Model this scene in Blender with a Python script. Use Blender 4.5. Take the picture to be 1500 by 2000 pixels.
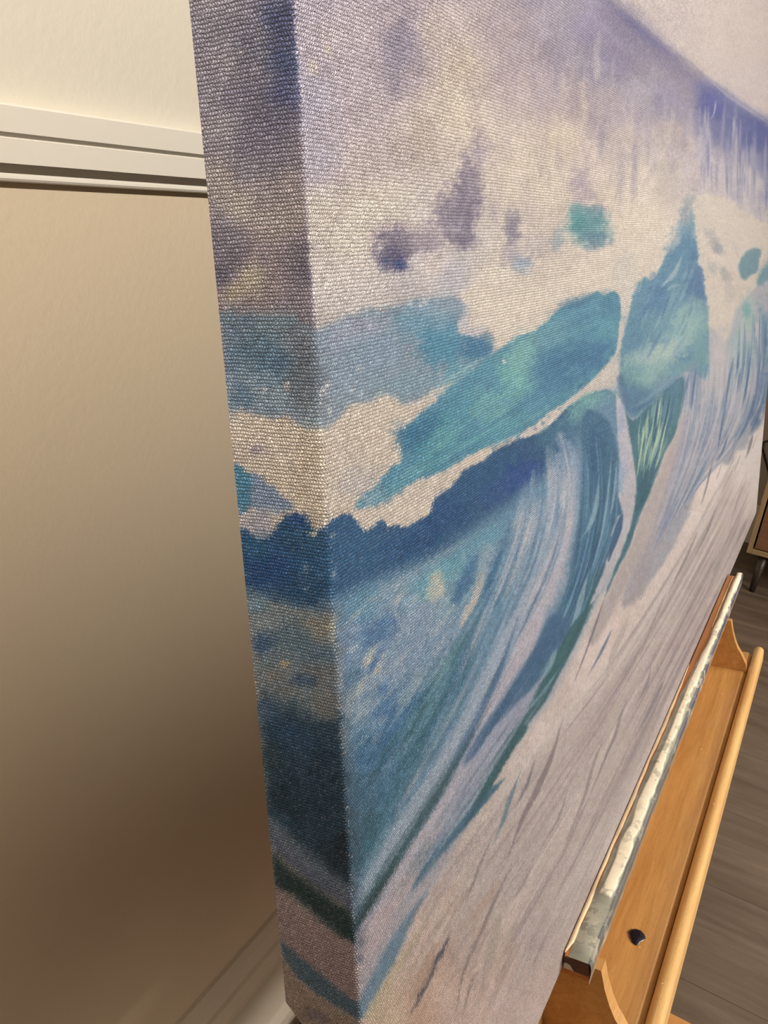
import bpy, bmesh, math
import numpy as np
from mathutils import Matrix, Vector
for o in list(bpy.data.objects): bpy.data.objects.remove(o)
scene = bpy.context.scene; COL = scene.collection
R = math.radians

# ------------------------------------------------------------------ camera
# room frame: X along the back wall, Y towards it, Z up, floor at 0.
LEAN = R(10)                       # the easel and its canvas lean back by this much
CAMH = 0.9088
PITCH, ROLL, YAW, FPX = 0.29472, 0.04465, 0.51731, 1654.12
def lean(x, y, u):                 # easel frame (x along canvas, y into it, u up it) -> room
    return Vector((x, y * math.cos(LEAN) + u * math.sin(LEAN), -y * math.sin(LEAN) + u * math.cos(LEAN) + CAMH))
_h = np.array([math.cos(YAW), math.sin(YAW), 0]); _r = np.array([math.sin(YAW), -math.cos(YAW), 0]); _z = np.array([0, 0, 1.])
_fw = _h * math.cos(PITCH) - _z * math.sin(PITCH); _up = _h * math.sin(PITCH) + _z * math.cos(PITCH)
_cx = math.cos(ROLL) * _r - math.sin(ROLL) * _up; _cy = math.sin(ROLL) * _r + math.cos(ROLL) * _up
_d = lambda v: lean(*v) - lean(0, 0, 0)
cam_data = bpy.data.cameras.new('camera'); cam = bpy.data.objects.new('camera', cam_data); COL.objects.link(cam)
cx, cy, cz = _d(_cx), _d(_cy), -_d(_fw)
cam.matrix_world = Matrix(((cx.x, cy.x, cz.x, 0), (cx.y, cy.y, cz.y, 0), (cx.z, cy.z, cz.z, CAMH), (0, 0, 0, 1)))
cam_data.sensor_fit = 'VERTICAL'; cam_data.sensor_height = 36; cam_data.lens = FPX / 2000 * 36
cam_data.clip_start = 0.01
scene.camera = cam

# ------------------------------------------------------------------ world, lights, exposure
w = bpy.data.worlds.new('room_air'); scene.world = w; w.use_nodes = True
w.node_tree.nodes['Background'].inputs[0].default_value = (1, .86, .7, 1); w.node_tree.nodes['Background'].inputs[1].default_value = .05
vs = scene.view_settings
vs.view_transform = 'Standard'; vs.look = 'None'; vs.gamma = 1; vs.use_curve_mapping = False; vs.exposure = 0.0
WARM = (1, .91, .79)
CEIL = 2.45
LAMPS = [                          # recessed ceiling lamps out in the room: x, y, watts, radius
    (0.70, -2.25, 44, .10),
    (2.00, -2.25, 40, .10)]
lamp_lights = []
for lx, ly, watts, rad in LAMPS:
    ld = bpy.data.lights.new('ceiling_lamp_light', 'AREA'); ld.shape = 'DISK'; ld.size = rad * 2; ld.energy = watts; ld.color = WARM
    lo = bpy.data.objects.new('ceiling_lamp_light', ld); COL.objects.link(lo); lo.location = (lx, ly, CEIL - .022)
    lamp_lights.append(lo)
# added unseen ceiling spotlight, its soft cone grading the wall beside the easel
SPOT_AT, SPOT_TO = Vector((-2.30, -1.55, 2.30)), Vector((.30, .36, 1.68))
sd = bpy.data.lights.new('added_spot_beam', 'SPOT'); sd.energy = 1330; sd.color = WARM; sd.spot_size = R(39); sd.spot_blend = 1; sd.shadow_soft_size = .045
so = bpy.data.objects.new('added_spot_beam', sd); COL.objects.link(so); so.location = SPOT_AT
so.rotation_euler = (SPOT_TO - SPOT_AT).to_track_quat('-Z', 'Y').to_euler()

# ------------------------------------------------------------------ helpers
def lin(c, k=1.0):                 # sRGB 0-255 -> linear
    c = np.asarray(c, float) / 255
    return tuple(np.where(c <= .04045, c / 12.92, ((c + .055) / 1.055) ** 2.4) * k)
def tag(o, label=None, cat=None, group=None, kind=None):
    if label: o['label'] = label
    if cat: o['category'] = cat
    if group: o['group'] = group
    if kind: o['kind'] = kind
    return o
def empty(name, loc, label, cat, group=None):
    o = bpy.data.objects.new(name, None); COL.objects.link(o); o.location = loc; o.empty_display_size = .05
    return tag(o, label, cat, group)
def obj(name, verts, faces, mat, parent=None, smooth=False, bevel=0, seg=2):
    m = bpy.data.meshes.new(name)
    off = parent_world(parent)
    m.from_pydata([tuple(Vector(v) - off) for v in verts], [], faces); m.update()
    bm = bmesh.new(); bm.from_mesh(m); bmesh.ops.recalc_face_normals(bm, faces=bm.faces)
    if bevel: bmesh.ops.bevel(bm, geom=bm.edges, offset=bevel, segments=seg, profile=.6, affect='EDGES', clamp_overlap=True)
    bm.to_mesh(m); bm.free()
    if smooth:
        for p in m.polygons: p.use_smooth = True
    o = bpy.data.objects.new(name, m); COL.objects.link(o)
    if mat: m.materials.append(mat)
    if parent: o.parent = parent
    return o
def parent_world(p):
    v = Vector((0, 0, 0))
    while p: v = v + p.location; p = p.parent
    return v
BOXF = [(0, 1, 3, 2), (4, 6, 7, 5), (0, 4, 5, 1), (2, 3, 7, 6), (0, 2, 6, 4), (1, 5, 7, 3)]
def box(name, x, y, z, mat, parent=None, bevel=0, f=None):
    vs_ = [(a, b, c) for a in x for b in y for c in z]
    if f: vs_ = [f(*v) for v in vs_]
    return obj(name, vs_, BOXF, mat, parent, bevel=bevel)
def prism(name, prof, x0, x1, mat, parent=None, f=None, bevel=0, smooth=False):   # profile in (y, z) swept along x
    n = len(prof)
    vs_ = [(x0, a, b) for a, b in prof] + [(x1, a, b) for a, b in prof]
    if f: vs_ = [f(*v) for v in vs_]
    fs = [(i, (i + 1) % n, n + (i + 1) % n, n + i) for i in range(n)] + [tuple(range(n))[::-1], tuple(range(n, 2 * n))]
    return obj(name, vs_, fs, mat, parent, bevel=bevel, smooth=smooth)

# ------------------------------------------------------------------ materials
def new_mat(name):
    m = bpy.data.materials.new(name); m.use_nodes = True; nt = m.node_tree
    return m, nt, nt.nodes['Principled BSDF']
def node(nt, t, **k):
    n = nt.nodes.new(t)
    for a, b in k.items():
        if a in n.inputs.keys(): n.inputs[a].default_value = b
        else: setattr(n, a, b)
    return n
def mth(nt, op, a, b=None, c=None):
    n = nt.nodes.new('ShaderNodeMath'); n.operation = op
    for i, v in enumerate((a, b, c)):
        if v is None: continue
        if isinstance(v, (int, float)): n.inputs[i].default_value = v
        else: nt.links.new(v, n.inputs[i])
    return n.outputs[0]
def mapped(nt, scale, coord='Object', rot=(0, 0, 0)):
    tc = nt.nodes.new('ShaderNodeTexCoord'); mp = nt.nodes.new('ShaderNodeMapping')
    mp.inputs['Scale'].default_value = scale; mp.inputs['Rotation'].default_value = rot
    nt.links.new(tc.outputs[coord], mp.inputs[0]); return mp.outputs[0]
def ramp_node(nt, fac, stops):
    r = nt.nodes.new('ShaderNodeValToRGB')
    while len(r.color_ramp.elements) < len(stops): r.color_ramp.elements.new(.5)
    for e, (p, c) in zip(r.color_ramp.elements, stops): e.position = p; e.color = (*c, 1)
    nt.links.new(fac, r.inputs[0]); return r.outputs[0]
def paint_mat(name, col, rough=.55, bump=.15, scale=220):
    m, nt, b = new_mat(name)
    n = node(nt, 'ShaderNodeTexNoise', Scale=scale, Detail=3.0); nt.links.new(mapped(nt, (1, 1, 1)), n.inputs['Vector'])
    n2 = node(nt, 'ShaderNodeTexNoise', Scale=3.0, Detail=2.0); nt.links.new(mapped(nt, (1, 1, 1)), n2.inputs['Vector'])
    c = np.array(col)
    nt.links.new(ramp_node(nt, n2.outputs[0], [(.3, tuple(c * .95)), (.7, tuple(np.minimum(c * 1.03, 1)))]), b.inputs['Base Color'])
    bp = node(nt, 'ShaderNodeBump', Strength=bump, Distance=.001); nt.links.new(n.outputs[0], bp.inputs['Height']); nt.links.new(bp.outputs[0], b.inputs['Normal'])
    b.inputs['Roughness'].default_value = rough
    return m
def wood_mat(name, dark, light, along='X', scale=1.0, rough=.45, specks=False, coat=0):
    m, nt, b = new_mat(name)
    sc = {'X': (6, 90, 90), 'Y': (90, 6, 90), 'Z': (90, 90, 6)}[along]
    v = mapped(nt, tuple(s * scale for s in sc))
    n = node(nt, 'ShaderNodeTexNoise', Scale=1.0, Detail=5.0, Roughness=.6, Distortion=.6); nt.links.new(v, n.inputs['Vector'])
    sc2 = {'X': (30, 400, 400), 'Y': (400, 30, 400), 'Z': (400, 400, 30)}[along]
    n2 = node(nt, 'ShaderNodeTexNoise', Scale=1.0, Detail=2.0); nt.links.new(mapped(nt, tuple(s * scale for s in sc2)), n2.inputs['Vector'])
    f = mth(nt, 'ADD', mth(nt, 'MULTIPLY', n.outputs[0], .7), mth(nt, 'MULTIPLY', n2.outputs[0], .3))
    col = ramp_node(nt, f, [(.34, dark), (.62, light)])
    # short dark pores
    pv = {'X': (110, 620, 620), 'Y': (620, 110, 620), 'Z': (620, 620, 110)}[along]
    vo = node(nt, 'ShaderNodeTexVoronoi', Scale=1.0); nt.links.new(mapped(nt, pv), vo.inputs['Vector'])
    pore = mth(nt, 'LESS_THAN', vo.outputs['Distance'], .16)
    mx = node(nt, 'ShaderNodeMixRGB'); nt.links.new(mth(nt, 'MULTIPLY', pore, .45), mx.inputs[0]); nt.links.new(col, mx.inputs[1]); mx.inputs[2].default_value = (*[d * .45 for d in dark], 1)
    out = mx.outputs[0]
    if specks:                      # flecks of spattered cream paint
        vs2 = node(nt, 'ShaderNodeTexVoronoi', Scale=38.0); nt.links.new(mapped(nt, (1, 1, 1)), vs2.inputs['Vector'])
        sp = mth(nt, 'LESS_THAN', vs2.outputs['Distance'], .036)
        m2 = node(nt, 'ShaderNodeMixRGB'); nt.links.new(sp, m2.inputs[0]); nt.links.new(out, m2.inputs[1]); m2.inputs[2].default_value = (.8, .68, .5, 1)
        out = m2.outputs[0]
    nt.links.new(out, b.inputs['Base Color'])
    bp = node(nt, 'ShaderNodeBump', Strength=.25, Distance=.0006); nt.links.new(f, bp.inputs['Height']); nt.links.new(bp.outputs[0], b.inputs['Normal'])
    b.inputs['Roughness'].default_value = rough; b.inputs['Coat Weight'].default_value = coat; b.inputs['Coat Roughness'].default_value = .3
    return m
def plain_mat(name, col, rough=.5, metal=0):
    m, nt, b = new_mat(name)
    n = node(nt, 'ShaderNodeTexNoise', Scale=60.0, Detail=2.0); nt.links.new(mapped(nt, (1, 1, 1)), n.inputs['Vector'])
    c = np.array(col); nt.links.new(ramp_node(nt, n.outputs[0], [(.3, tuple(c * .9)), (.7, tuple(np.minimum(c * 1.08, 1)))]), b.inputs['Base Color'])
    b.inputs['Roughness'].default_value = rough; b.inputs['Metallic'].default_value = metal
    return m
M = dict(
    upper=paint_mat('cream_wall_paint', (.66, .63, .55)), lower=paint_mat('tan_wall_paint', (.66, .56, .425)), trim=paint_mat('white_trim_paint', (.74, .71, .65), .4, .1, 120),
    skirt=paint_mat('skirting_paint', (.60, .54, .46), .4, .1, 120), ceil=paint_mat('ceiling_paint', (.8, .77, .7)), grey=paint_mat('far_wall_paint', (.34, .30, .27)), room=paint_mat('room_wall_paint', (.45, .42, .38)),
    beech=wood_mat('varnished_beech', lin((172, 126, 72)), lin((196, 152, 94)), 'X', 1, .38, True, .3),
    rail=wood_mat('pale_beech_rail', lin((190, 148, 92)), lin((210, 172, 114)), 'X', 1, .4, True, .2),
    beech_u=wood_mat('beech_upright', lin((180, 112, 44)), lin((206, 138, 62)), 'Z', 1, .42, False, .2),
    beech_y=wood_mat('beech_foot', lin((170, 116, 60)), lin((190, 138, 80)), 'Y', 1, .42, False, .2),
    bar=wood_mat('stained_bar_wood', lin((166, 102, 54)), lin((186, 124, 70)), 'X', 1, .4),
    cabw=wood_mat('cabinet_oak', lin((120, 100, 74)), lin((142, 120, 90)), 'Z', .6), cabd=wood_mat('cabinet_walnut', lin((90, 62, 44)), lin((112, 80, 56)), 'Y', .6),
    dark=plain_mat('dark_leg_stain', (.03, .02, .017), .4), black=plain_mat('black_cable_rubber', (.015, .013, .012), .5), gap=plain_mat('dark_gap_backing', (.02, .015, .012), .9),  # gap: near-black backing seen through plank and door joints
    stretcher=wood_mat('pine_stretcher', lin((190, 156, 110)), lin((214, 184, 140)), 'X', .8), white=plain_mat('lamp_ring_white', (.8, .78, .74), .4))

# ---- the painting: colours laid down stroke by stroke on a drawing sheet -------------
SX0, SY0, SW, SH = 340, -60, 1200, 2120          # extent of the drawing sheet (sheet units)
SAT = 1.0
rng = np.random.default_rng(7)
def upnoise(cell, seed):
    r = np.random.default_rng(seed)
    gh, gw = SH // cell + 3, SW // cell + 3
    g = r.random((gh, gw)).astype(np.float32)
    y = np.arange(SH) / cell; x = np.arange(SW) / cell
    yi = y.astype(int); xi = x.astype(int)
    fy = (y - yi)[:, None]; fx = (x - xi)[None, :]
    fy = fy * fy * (3 - 2 * fy); fx = fx * fx * (3 - 2 * fx)
    a = g[yi][:, xi]; b = g[yi][:, xi + 1]; c = g[yi + 1][:, xi]; d = g[yi + 1][:, xi + 1]
    return ((a * (1 - fx) + b * fx) * (1 - fy) + (c * (1 - fx) + d * fx) * fy - .5).astype(np.float32)
NZ = .5 * upnoise(34, 1) + .9 * upnoise(13, 2) + .8 * upnoise(6, 3) + .5 * upnoise(3, 4)
NB = 1.0 * upnoise(90, 5) + .8 * upnoise(40, 6) + .5 * upnoise(18, 8)
CV = np.zeros((SH, SW, 3), np.float32)           # the sheet itself, sRGB 0-255

def spline(p, n=6, closed=False):
    p = np.asarray(p, float)
    if len(p) < 3: return p
    q = np.vstack([p[-1], p, p[0], p[1]]) if closed else np.vstack([2 * p[0] - p[1], p, 2 * p[-1] - p[-2]])
    out = []
    for i in range(len(q) - 3):
        a, b, c, d = q[i:i + 4]
        for t in np.arange(n) / n:
            out.append(.5 * (2 * b + (c - a) * t + (2 * a - 5 * b + 4 * c - d) * t * t + (3 * b - a - 3 * c + d) * t ** 3))
    if not closed: out.append(p[-1])
    return np.array(out)
def window(p, m):
    x0, y0 = np.floor(p.min(0) - m).astype(int) - [SX0, SY0]; x1, y1 = np.ceil(p.max(0) + m).astype(int) - [SX0, SY0]
    x0, y0 = max(x0, 0), max(y0, 0); x1, y1 = min(x1, SW), min(y1, SH)
    if x1 <= x0 or y1 <= y0: return None
    X, Y = np.meshgrid(np.arange(x0, x1, dtype=np.float32) + SX0, np.arange(y0, y1, dtype=np.float32) + SY0)
    return (slice(y0, y1), slice(x0, x1)), X, Y
def lay(sl, al, col):
    CV[sl] += al[..., None] * (np.array(col, np.float32) - CV[sl])
def ramp(v): v = np.clip(v, 0, 1); return v * v * (3 - 2 * v)
def poly(p, col, fe=3, rough=0, alpha=1, n=4):
    p = spline(p, n, True) if n > 1 else np.asarray(p, float)
    w = window(p, fe + rough + 2)
    if not w: return
    sl, X, Y = w
    ins = np.zeros(X.shape, bool); d2 = np.full(X.shape, 1e9, np.float32)
    for a, b in zip(p, np.roll(p, -1, 0)):
        e = b - a; L = e @ e + 1e-9
        t = np.clip(((X - a[0]) * e[0] + (Y - a[1]) * e[1]) / L, 0, 1)
        d2 = np.minimum(d2, (X - a[0] - t * e[0]) ** 2 + (Y - a[1] - t * e[1]) ** 2)
        if a[1] != b[1]:
            ins ^= ((Y < a[1]) != (Y < b[1])) & (X < a[0] + (Y - a[1]) * e[0] / e[1])
    d = np.sqrt(d2) * np.where(ins, 1, -1)
    if rough: d = d + rough * 2 * NZ[sl]
    lay(sl, alpha * ramp(.5 + d / (2 * fe)), col)
def stroke(p, w, col, alpha=1, fe=1.2, t0=.3, t1=.3, n=4, rough=0):
    p = spline(p, n)
    ww = np.broadcast_to(np.asarray(w, float), (len(w),) if np.ndim(w) else (1,))
    wn = window(p, ww.max() + fe + 1)
    if not wn: return
    sl, X, Y = wn
    s = np.r_[0, np.cumsum(np.hypot(*np.diff(p, axis=0).T))]; s /= s[-1] + 1e-9
    W = np.interp(s, np.linspace(0, 1, len(ww)), ww) if len(ww) > 1 else np.full(len(s), ww[0])
    if t0: W = W * np.clip(s / t0, .05, 1) ** .7
    if t1: W = W * np.clip((1 - s) / t1, .05, 1) ** .7
    best = np.full(X.shape, -1e9, np.float32)
    for i in range(len(p) - 1):
        a, b = p[i], p[i + 1]; e = b - a; L = e @ e + 1e-9
        t = np.clip(((X - a[0]) * e[0] + (Y - a[1]) * e[1]) / L, 0, 1)
        dd = np.sqrt((X - a[0] - t * e[0]) ** 2 + (Y - a[1] - t * e[1]) ** 2)
        best = np.maximum(best, W[i] + (W[i + 1] - W[i]) * t - dd)
    if rough: best = best + rough * 2 * NZ[sl]
    lay(sl, alpha * ramp(.5 + best / (2 * fe)), col)
def blob(x, y, rx, ry, col, alpha=1, ang=0, rough=.6):
    R = max(rx, ry) * 1.9
    w = window(np.array([[x - R, y - R], [x + R, y + R]], float), 0)
    if not w: return
    sl, X, Y = w; c, s = math.cos(math.radians(ang)), math.sin(math.radians(ang))
    u = ((X - x) * c + (Y - y) * s) / rx; v = (-(X - x) * s + (Y - y) * c) / ry
    r = np.sqrt(u * u + v * v) + rough * NZ[sl]
    lay(sl, alpha * ramp((1.5 - r) / 1.1), col)
def fan(A, B, n, cols, w=(.8, 2), alpha=(.4, .9), span=(.15, .5), seed=0, fe=1.0, lo=0, hi=1):
    r = np.random.default_rng(seed); A = spline(A, 8); B = spline(B, 8)
    m = 40; ta = np.linspace(0, 1, m)
    rs = lambda P: np.stack([np.interp(ta, np.linspace(0, 1, len(P)), P[:, k]) for k in (0, 1)], 1)
    A, B = rs(A), rs(B)
    for _ in range(n):
        k = r.random(); L = r.uniform(*span); s0 = r.uniform(lo, max(lo, hi - L)); s1 = min(s0 + L, hi)
        i0, i1 = int(s0 * (m - 1)), max(int(s1 * (m - 1)), int(s0 * (m - 1)) + 3); i1 = min(i1, m - 1)
        if i1 - i0 < 2: continue
        P = (A * (1 - k) + B * k)[i0:i1 + 1]
        P = P[::max(1, len(P) // 5)]
        if len(P) < 2: continue
        stroke(P, r.uniform(*w), cols[r.integers(len(cols))], r.uniform(*alpha), fe, .35, .45, 3)
def field(pts, power=3.2):
    P = np.array([q[:2] for q in pts], np.float32); C = np.array([q[2] for q in pts], np.float32)
    st = 10
    gx = np.arange(0, SW + st, st) + SX0; gy = np.arange(0, SH + st, st) + SY0
    X, Y = np.meshgrid(gx, gy); X = X + 0.; Y = Y + 0.
    D = (X[..., None] - P[:, 0]) ** 2 + (Y[..., None] - P[:, 1]) ** 2 + 60.
    Wt = D ** (-power / 2); g = (Wt @ C) / Wt.sum(-1, keepdims=True)
    y = np.arange(SH) / st; x = np.arange(SW) / st; yi = y.astype(int); xi = x.astype(int)
    fy = (y - yi)[:, None, None]; fx = (x - xi)[None, :, None]
    a = g[yi][:, xi]; b = g[yi][:, xi + 1]; c = g[yi + 1][:, xi]; d = g[yi + 1][:, xi + 1]
    return (a * (1 - fx) + b * fx) * (1 - fy) + (c * (1 - fx) + d * fx) * fy

front = [
 (600,-40,(186,172,186)),(600,20,(190,175,185)),(600,200,(184,170,186)),(620,310,(188,174,186)),(640,420,(214,200,186)),(640,520,(212,200,190)),
 (700,60,(194,178,180)),(720,200,(192,176,178)),(700,320,(194,178,174)),(720,400,(218,204,188)),(680,470,(216,203,188)),
 (780,90,(164,148,164)),(790,30,(180,162,170)),(775,150,(178,162,168)),(850,60,(198,182,174)),(900,130,(206,190,174)),
 (900,230,(214,198,180)),(830,250,(202,186,174)),(1000,60,(182,166,168)),(1000,150,(186,170,170)),(1050,60,(170,155,168)),(1060,0,(166,152,168)),
 (950,-30,(190,174,172)),(1100,100,(165,150,166)),(1100,200,(182,166,168)),(1150,60,(145,135,165)),(1200,120,(148,138,168)),(1250,200,(172,160,172)),
 (1180,220,(180,166,170)),(1100,270,(214,198,180)),(1000,300,(216,201,185)),(1060,340,(222,208,190)),(1150,330,(212,196,184)),
 (1220,280,(196,182,176)),(1300,260,(190,178,176)),(1310,330,(198,186,178)),(1250,350,(222,208,192)),(1200,400,(222,207,190)),
 (1250,430,(228,214,196)),(1300,200,(150,142,168)),(1340,220,(160,150,172)),
 (960,560,(222,208,192)),(1000,600,(226,212,194)),(1100,540,(214,200,186)),(1200,520,(224,209,192)),(1290,480,(228,214,198)),
 (850,520,(215,202,194)),(800,540,(202,192,190)),(880,540,(190,185,188)),(640,560,(212,200,190)),(660,600,(204,194,188)),
 (680,860,(216,201,187)),(640,950,(214,198,182)),(720,830,(216,201,186)),(800,800,(221,206,191)),(720,900,(216,201,186)),(650,1010,(210,192,172)),(740,1000,(215,200,188)),
 (1350,330,(195,183,184)),(1400,400,(208,197,190)),(1440,440,(212,201,192)),(1480,430,(200,192,190)),(1400,560,(220,206,191)),(1380,460,(222,209,194)),
 # lower pale foreground, lightened to make up for dimmer light there
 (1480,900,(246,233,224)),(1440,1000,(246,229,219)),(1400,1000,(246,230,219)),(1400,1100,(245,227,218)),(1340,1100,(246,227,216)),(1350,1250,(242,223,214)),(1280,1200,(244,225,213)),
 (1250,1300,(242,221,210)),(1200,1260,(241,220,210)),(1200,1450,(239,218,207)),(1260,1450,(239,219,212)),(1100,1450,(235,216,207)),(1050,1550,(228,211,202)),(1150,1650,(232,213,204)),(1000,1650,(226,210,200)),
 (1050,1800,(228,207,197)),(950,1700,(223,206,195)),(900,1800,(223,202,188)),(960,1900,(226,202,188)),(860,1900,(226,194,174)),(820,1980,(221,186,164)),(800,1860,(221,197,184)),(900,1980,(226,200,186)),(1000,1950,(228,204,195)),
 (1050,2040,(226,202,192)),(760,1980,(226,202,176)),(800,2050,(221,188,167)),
]
side = [
 (400,0,(178,162,170)),(460,20,(165,150,165)),(540,40,(92,98,132)),(560,120,(88,96,132)),(500,60,(150,140,160)),(500,150,(150,138,156)),(560,180,(110,112,146)),
 (430,120,(176,160,168)),(470,200,(150,136,156)),(540,240,(140,130,154)),(430,250,(180,165,170)),(490,280,(146,132,154)),(540,300,(150,136,154)),(590,300,(168,150,160)),
 (430,350,(196,182,174)),(480,330,(168,154,164)),(520,370,(178,164,164)),(570,360,(190,174,172)),(470,400,(200,186,174)),(560,420,(196,180,172)),(530,440,(196,180,172)),
 (430,460,(160,146,158)),(450,500,(150,134,150)),(435,540,(138,122,146)),(520,500,(176,158,160)),(590,500,(150,134,148)),(590,540,(146,130,146)),(490,540,(214,198,176)),(460,570,(212,194,172)),(540,560,(184,166,166)),(580,580,(168,150,158)),
 (470,600,(180,166,168)),(560,605,(164,152,160)),
 (470,850,(214,196,178)),(540,840,(214,196,176)),(600,880,(206,186,166)),(500,870,(188,172,176)),(540,930,(212,194,172)),(600,960,(206,186,164)),(480,920,(206,190,178)),(620,1000,(210,186,160)),
 (560,990,(208,190,170)),(500,1010,(196,182,178)),
]
edge = lambda y: 573 + .0656 * y
Xs, Ys = np.meshgrid(np.arange(SW) + SX0, np.arange(SH) + SY0)
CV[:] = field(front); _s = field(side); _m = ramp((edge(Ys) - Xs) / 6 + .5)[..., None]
CV[:] = CV * (1 - _m) + _s * _m
CV += NB[..., None] * 14

# --- upper left: violet shadows in the foam
for b in [(780,95,26,70,(150,134,158),.55,10),(770,480,42,42,(128,112,136),.85,-10),(765,505,30,26,(100,94,128),.8,0),(780,516,14,9,(66,84,130),.9,0),(752,510,9,8,(80,96,128),.7,0),
 (915,375,26,75,(132,117,142),.8,8),(890,420,40,52,(138,122,146),.75,25),(905,460,26,26,(126,114,142),.75,0),(830,470,44,26,(160,144,156),.7,0),(940,300,22,30,(172,156,166),.6,0),
 (1002,445,14,34,(130,122,142),.75,0),(1000,500,22,24,(168,160,170),.6,0),(1020,515,20,16,(146,164,182),.7,0),(1050,480,40,24,(190,178,176),.6,0),
 (1135,372,24,34,(176,160,172),.7,0),(1165,415,22,22,(176,158,172),.6,0),(1150,442,40,36,(92,150,158),.9,15,.3),(1126,422,16,26,(86,152,156),.7,0,.3),(1165,470,24,20,(104,140,158),.8,0),(1092,465,12,22,(150,170,175),.6,0),
 (1330,270,12,40,(172,158,164),.6,0),(1180,230,16,40,(172,156,166),.4,0),(640,60,18,26,(206,190,182),.4,0),(612,130,10,14,(222,208,186),.6,0),(640,95,9,12,(224,206,182),.5,0),
 (1070,380,60,26,(226,212,194),.5,0),(980,340,40,50,(224,209,190),.4,0),(880,200,50,40,(220,204,184),.4,30)]: blob(*b)
stroke([(712,398),(700,398),(690,402)],1.6,(236,228,216),.9); stroke([(720,384),(714,394),(722,402)],1.2,(236,228,216),.7); stroke([(785,384),(795,388)],1.3,(230,220,208),.7)

# --- sky and the horizon
poly([(1150,-62),(1192,0),(1250,46),(1300,84),(1345,118),(1380,148),(1420,178),(1460,206),(1500,234),(1545,262),(1545,-62)],(208,194,187),3,1.2,1,1)
for b in [(1420,60,90,70,(214,198,190),.8,0),(1480,180,60,40,(212,198,196),.7,0),(1320,60,60,40,(205,191,186),.6,30),(1250,10,60,20,(200,186,180),.6,30)]: blob(*b)
stroke([(1170,-20),(1230,50),(1290,104),(1340,144),(1380,172)],[26,28,20,10],(128,120,152),.7,22,.2,.1)
stroke([(1205,22),(1260,68),(1320,116)],[9,7],(98,100,150),.5,9)
poly([(1364,166),(1400,172),(1440,200),(1500,240),(1545,268),(1545,390),(1500,385),(1470,355),(1440,325),(1400,292),(1372,268),(1362,230)],(116,121,162),20,5,.95)
poly([(1364,168),(1400,172),(1440,202),(1500,242),(1545,268),(1545,330),(1500,310),(1450,270),(1400,235),(1368,215)],(104,110,160),14,3,.7)
for b in [(1395,205,24,26,(92,98,166),.9,0),(1480,262,34,30,(84,96,160),.9,30),(1440,240,24,30,(100,112,166),.6,0),(1375,290,14,50,(138,134,178),.8,0),(1420,330,26,40,(158,152,180),.8,0),(1455,370,34,30,(160,156,182),.8,0),(1500,350,20,50,(110,124,172),.8,0),
 (1400,370,20,30,(204,192,188),.8,0),(1365,350,10,40,(196,184,184),.7,0),(1480,420,40,20,(196,188,190),.7,0),(1440,420,30,20,(208,198,192),.8,0),(1432,300,5,80,(186,180,190),.5,3),(1412,250,3,60,(170,165,188),.5,5),(1470,320,4,60,(170,168,188),.5,3)]: blob(*b)
fan([(1362,230),(1360,330),(1360,430)],[(1500,300),(1500,370),(1500,450)],60,[(214,204,198),(204,194,196),(190,182,192)],(3,8),(.25,.55),(.3,.6),3,5)
fan([(1365,190),(1362,300),(1362,400)],[(1500,260),(1500,350),(1500,440)],90,[(210,200,198),(186,180,194),(126,130,170),(104,112,164),(206,198,196)],(.8,2.4),(.25,.6),(.15,.45),23,1.6)
stroke([(1398,195),(1396,215),(1390,232)],1.4,(206,202,208),.7)
stroke([(1380,150),(1420,186),(1460,214),(1500,240)],1.6,(186,178,186),.7,1.6)

for k in range(120):
    x0 = rng.uniform(1040, 1365); y0 = rng.uniform(60, 330) ; yl = 24 + (x0 - 1150) * .75
    if y0 < yl + 20: continue
    L = rng.uniform(30, 110)
    stroke([(x0, y0), (x0 + rng.normal(0, 4), y0 + L / 2), (x0 + rng.normal(-4, 6), y0 + L)], rng.uniform(2, 7), [(214, 200, 186), (160, 148, 166), (178, 164, 170), (222, 208, 190), (150, 140, 162)][rng.integers(5)], rng.uniform(.12, .4), 6)
for k in range(60):
    x0 = rng.uniform(610, 1050); y0 = rng.uniform(-20, 420); L = rng.uniform(30, 90)
    stroke([(x0, y0), (x0 + rng.normal(0, 8), y0 + L / 2), (x0 + rng.normal(0, 10), y0 + L)], rng.uniform(4, 12), [(214, 200, 184), (170, 154, 164), (200, 184, 176), (182, 166, 172)][rng.integers(4)], rng.uniform(.1, .3), 9)
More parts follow.
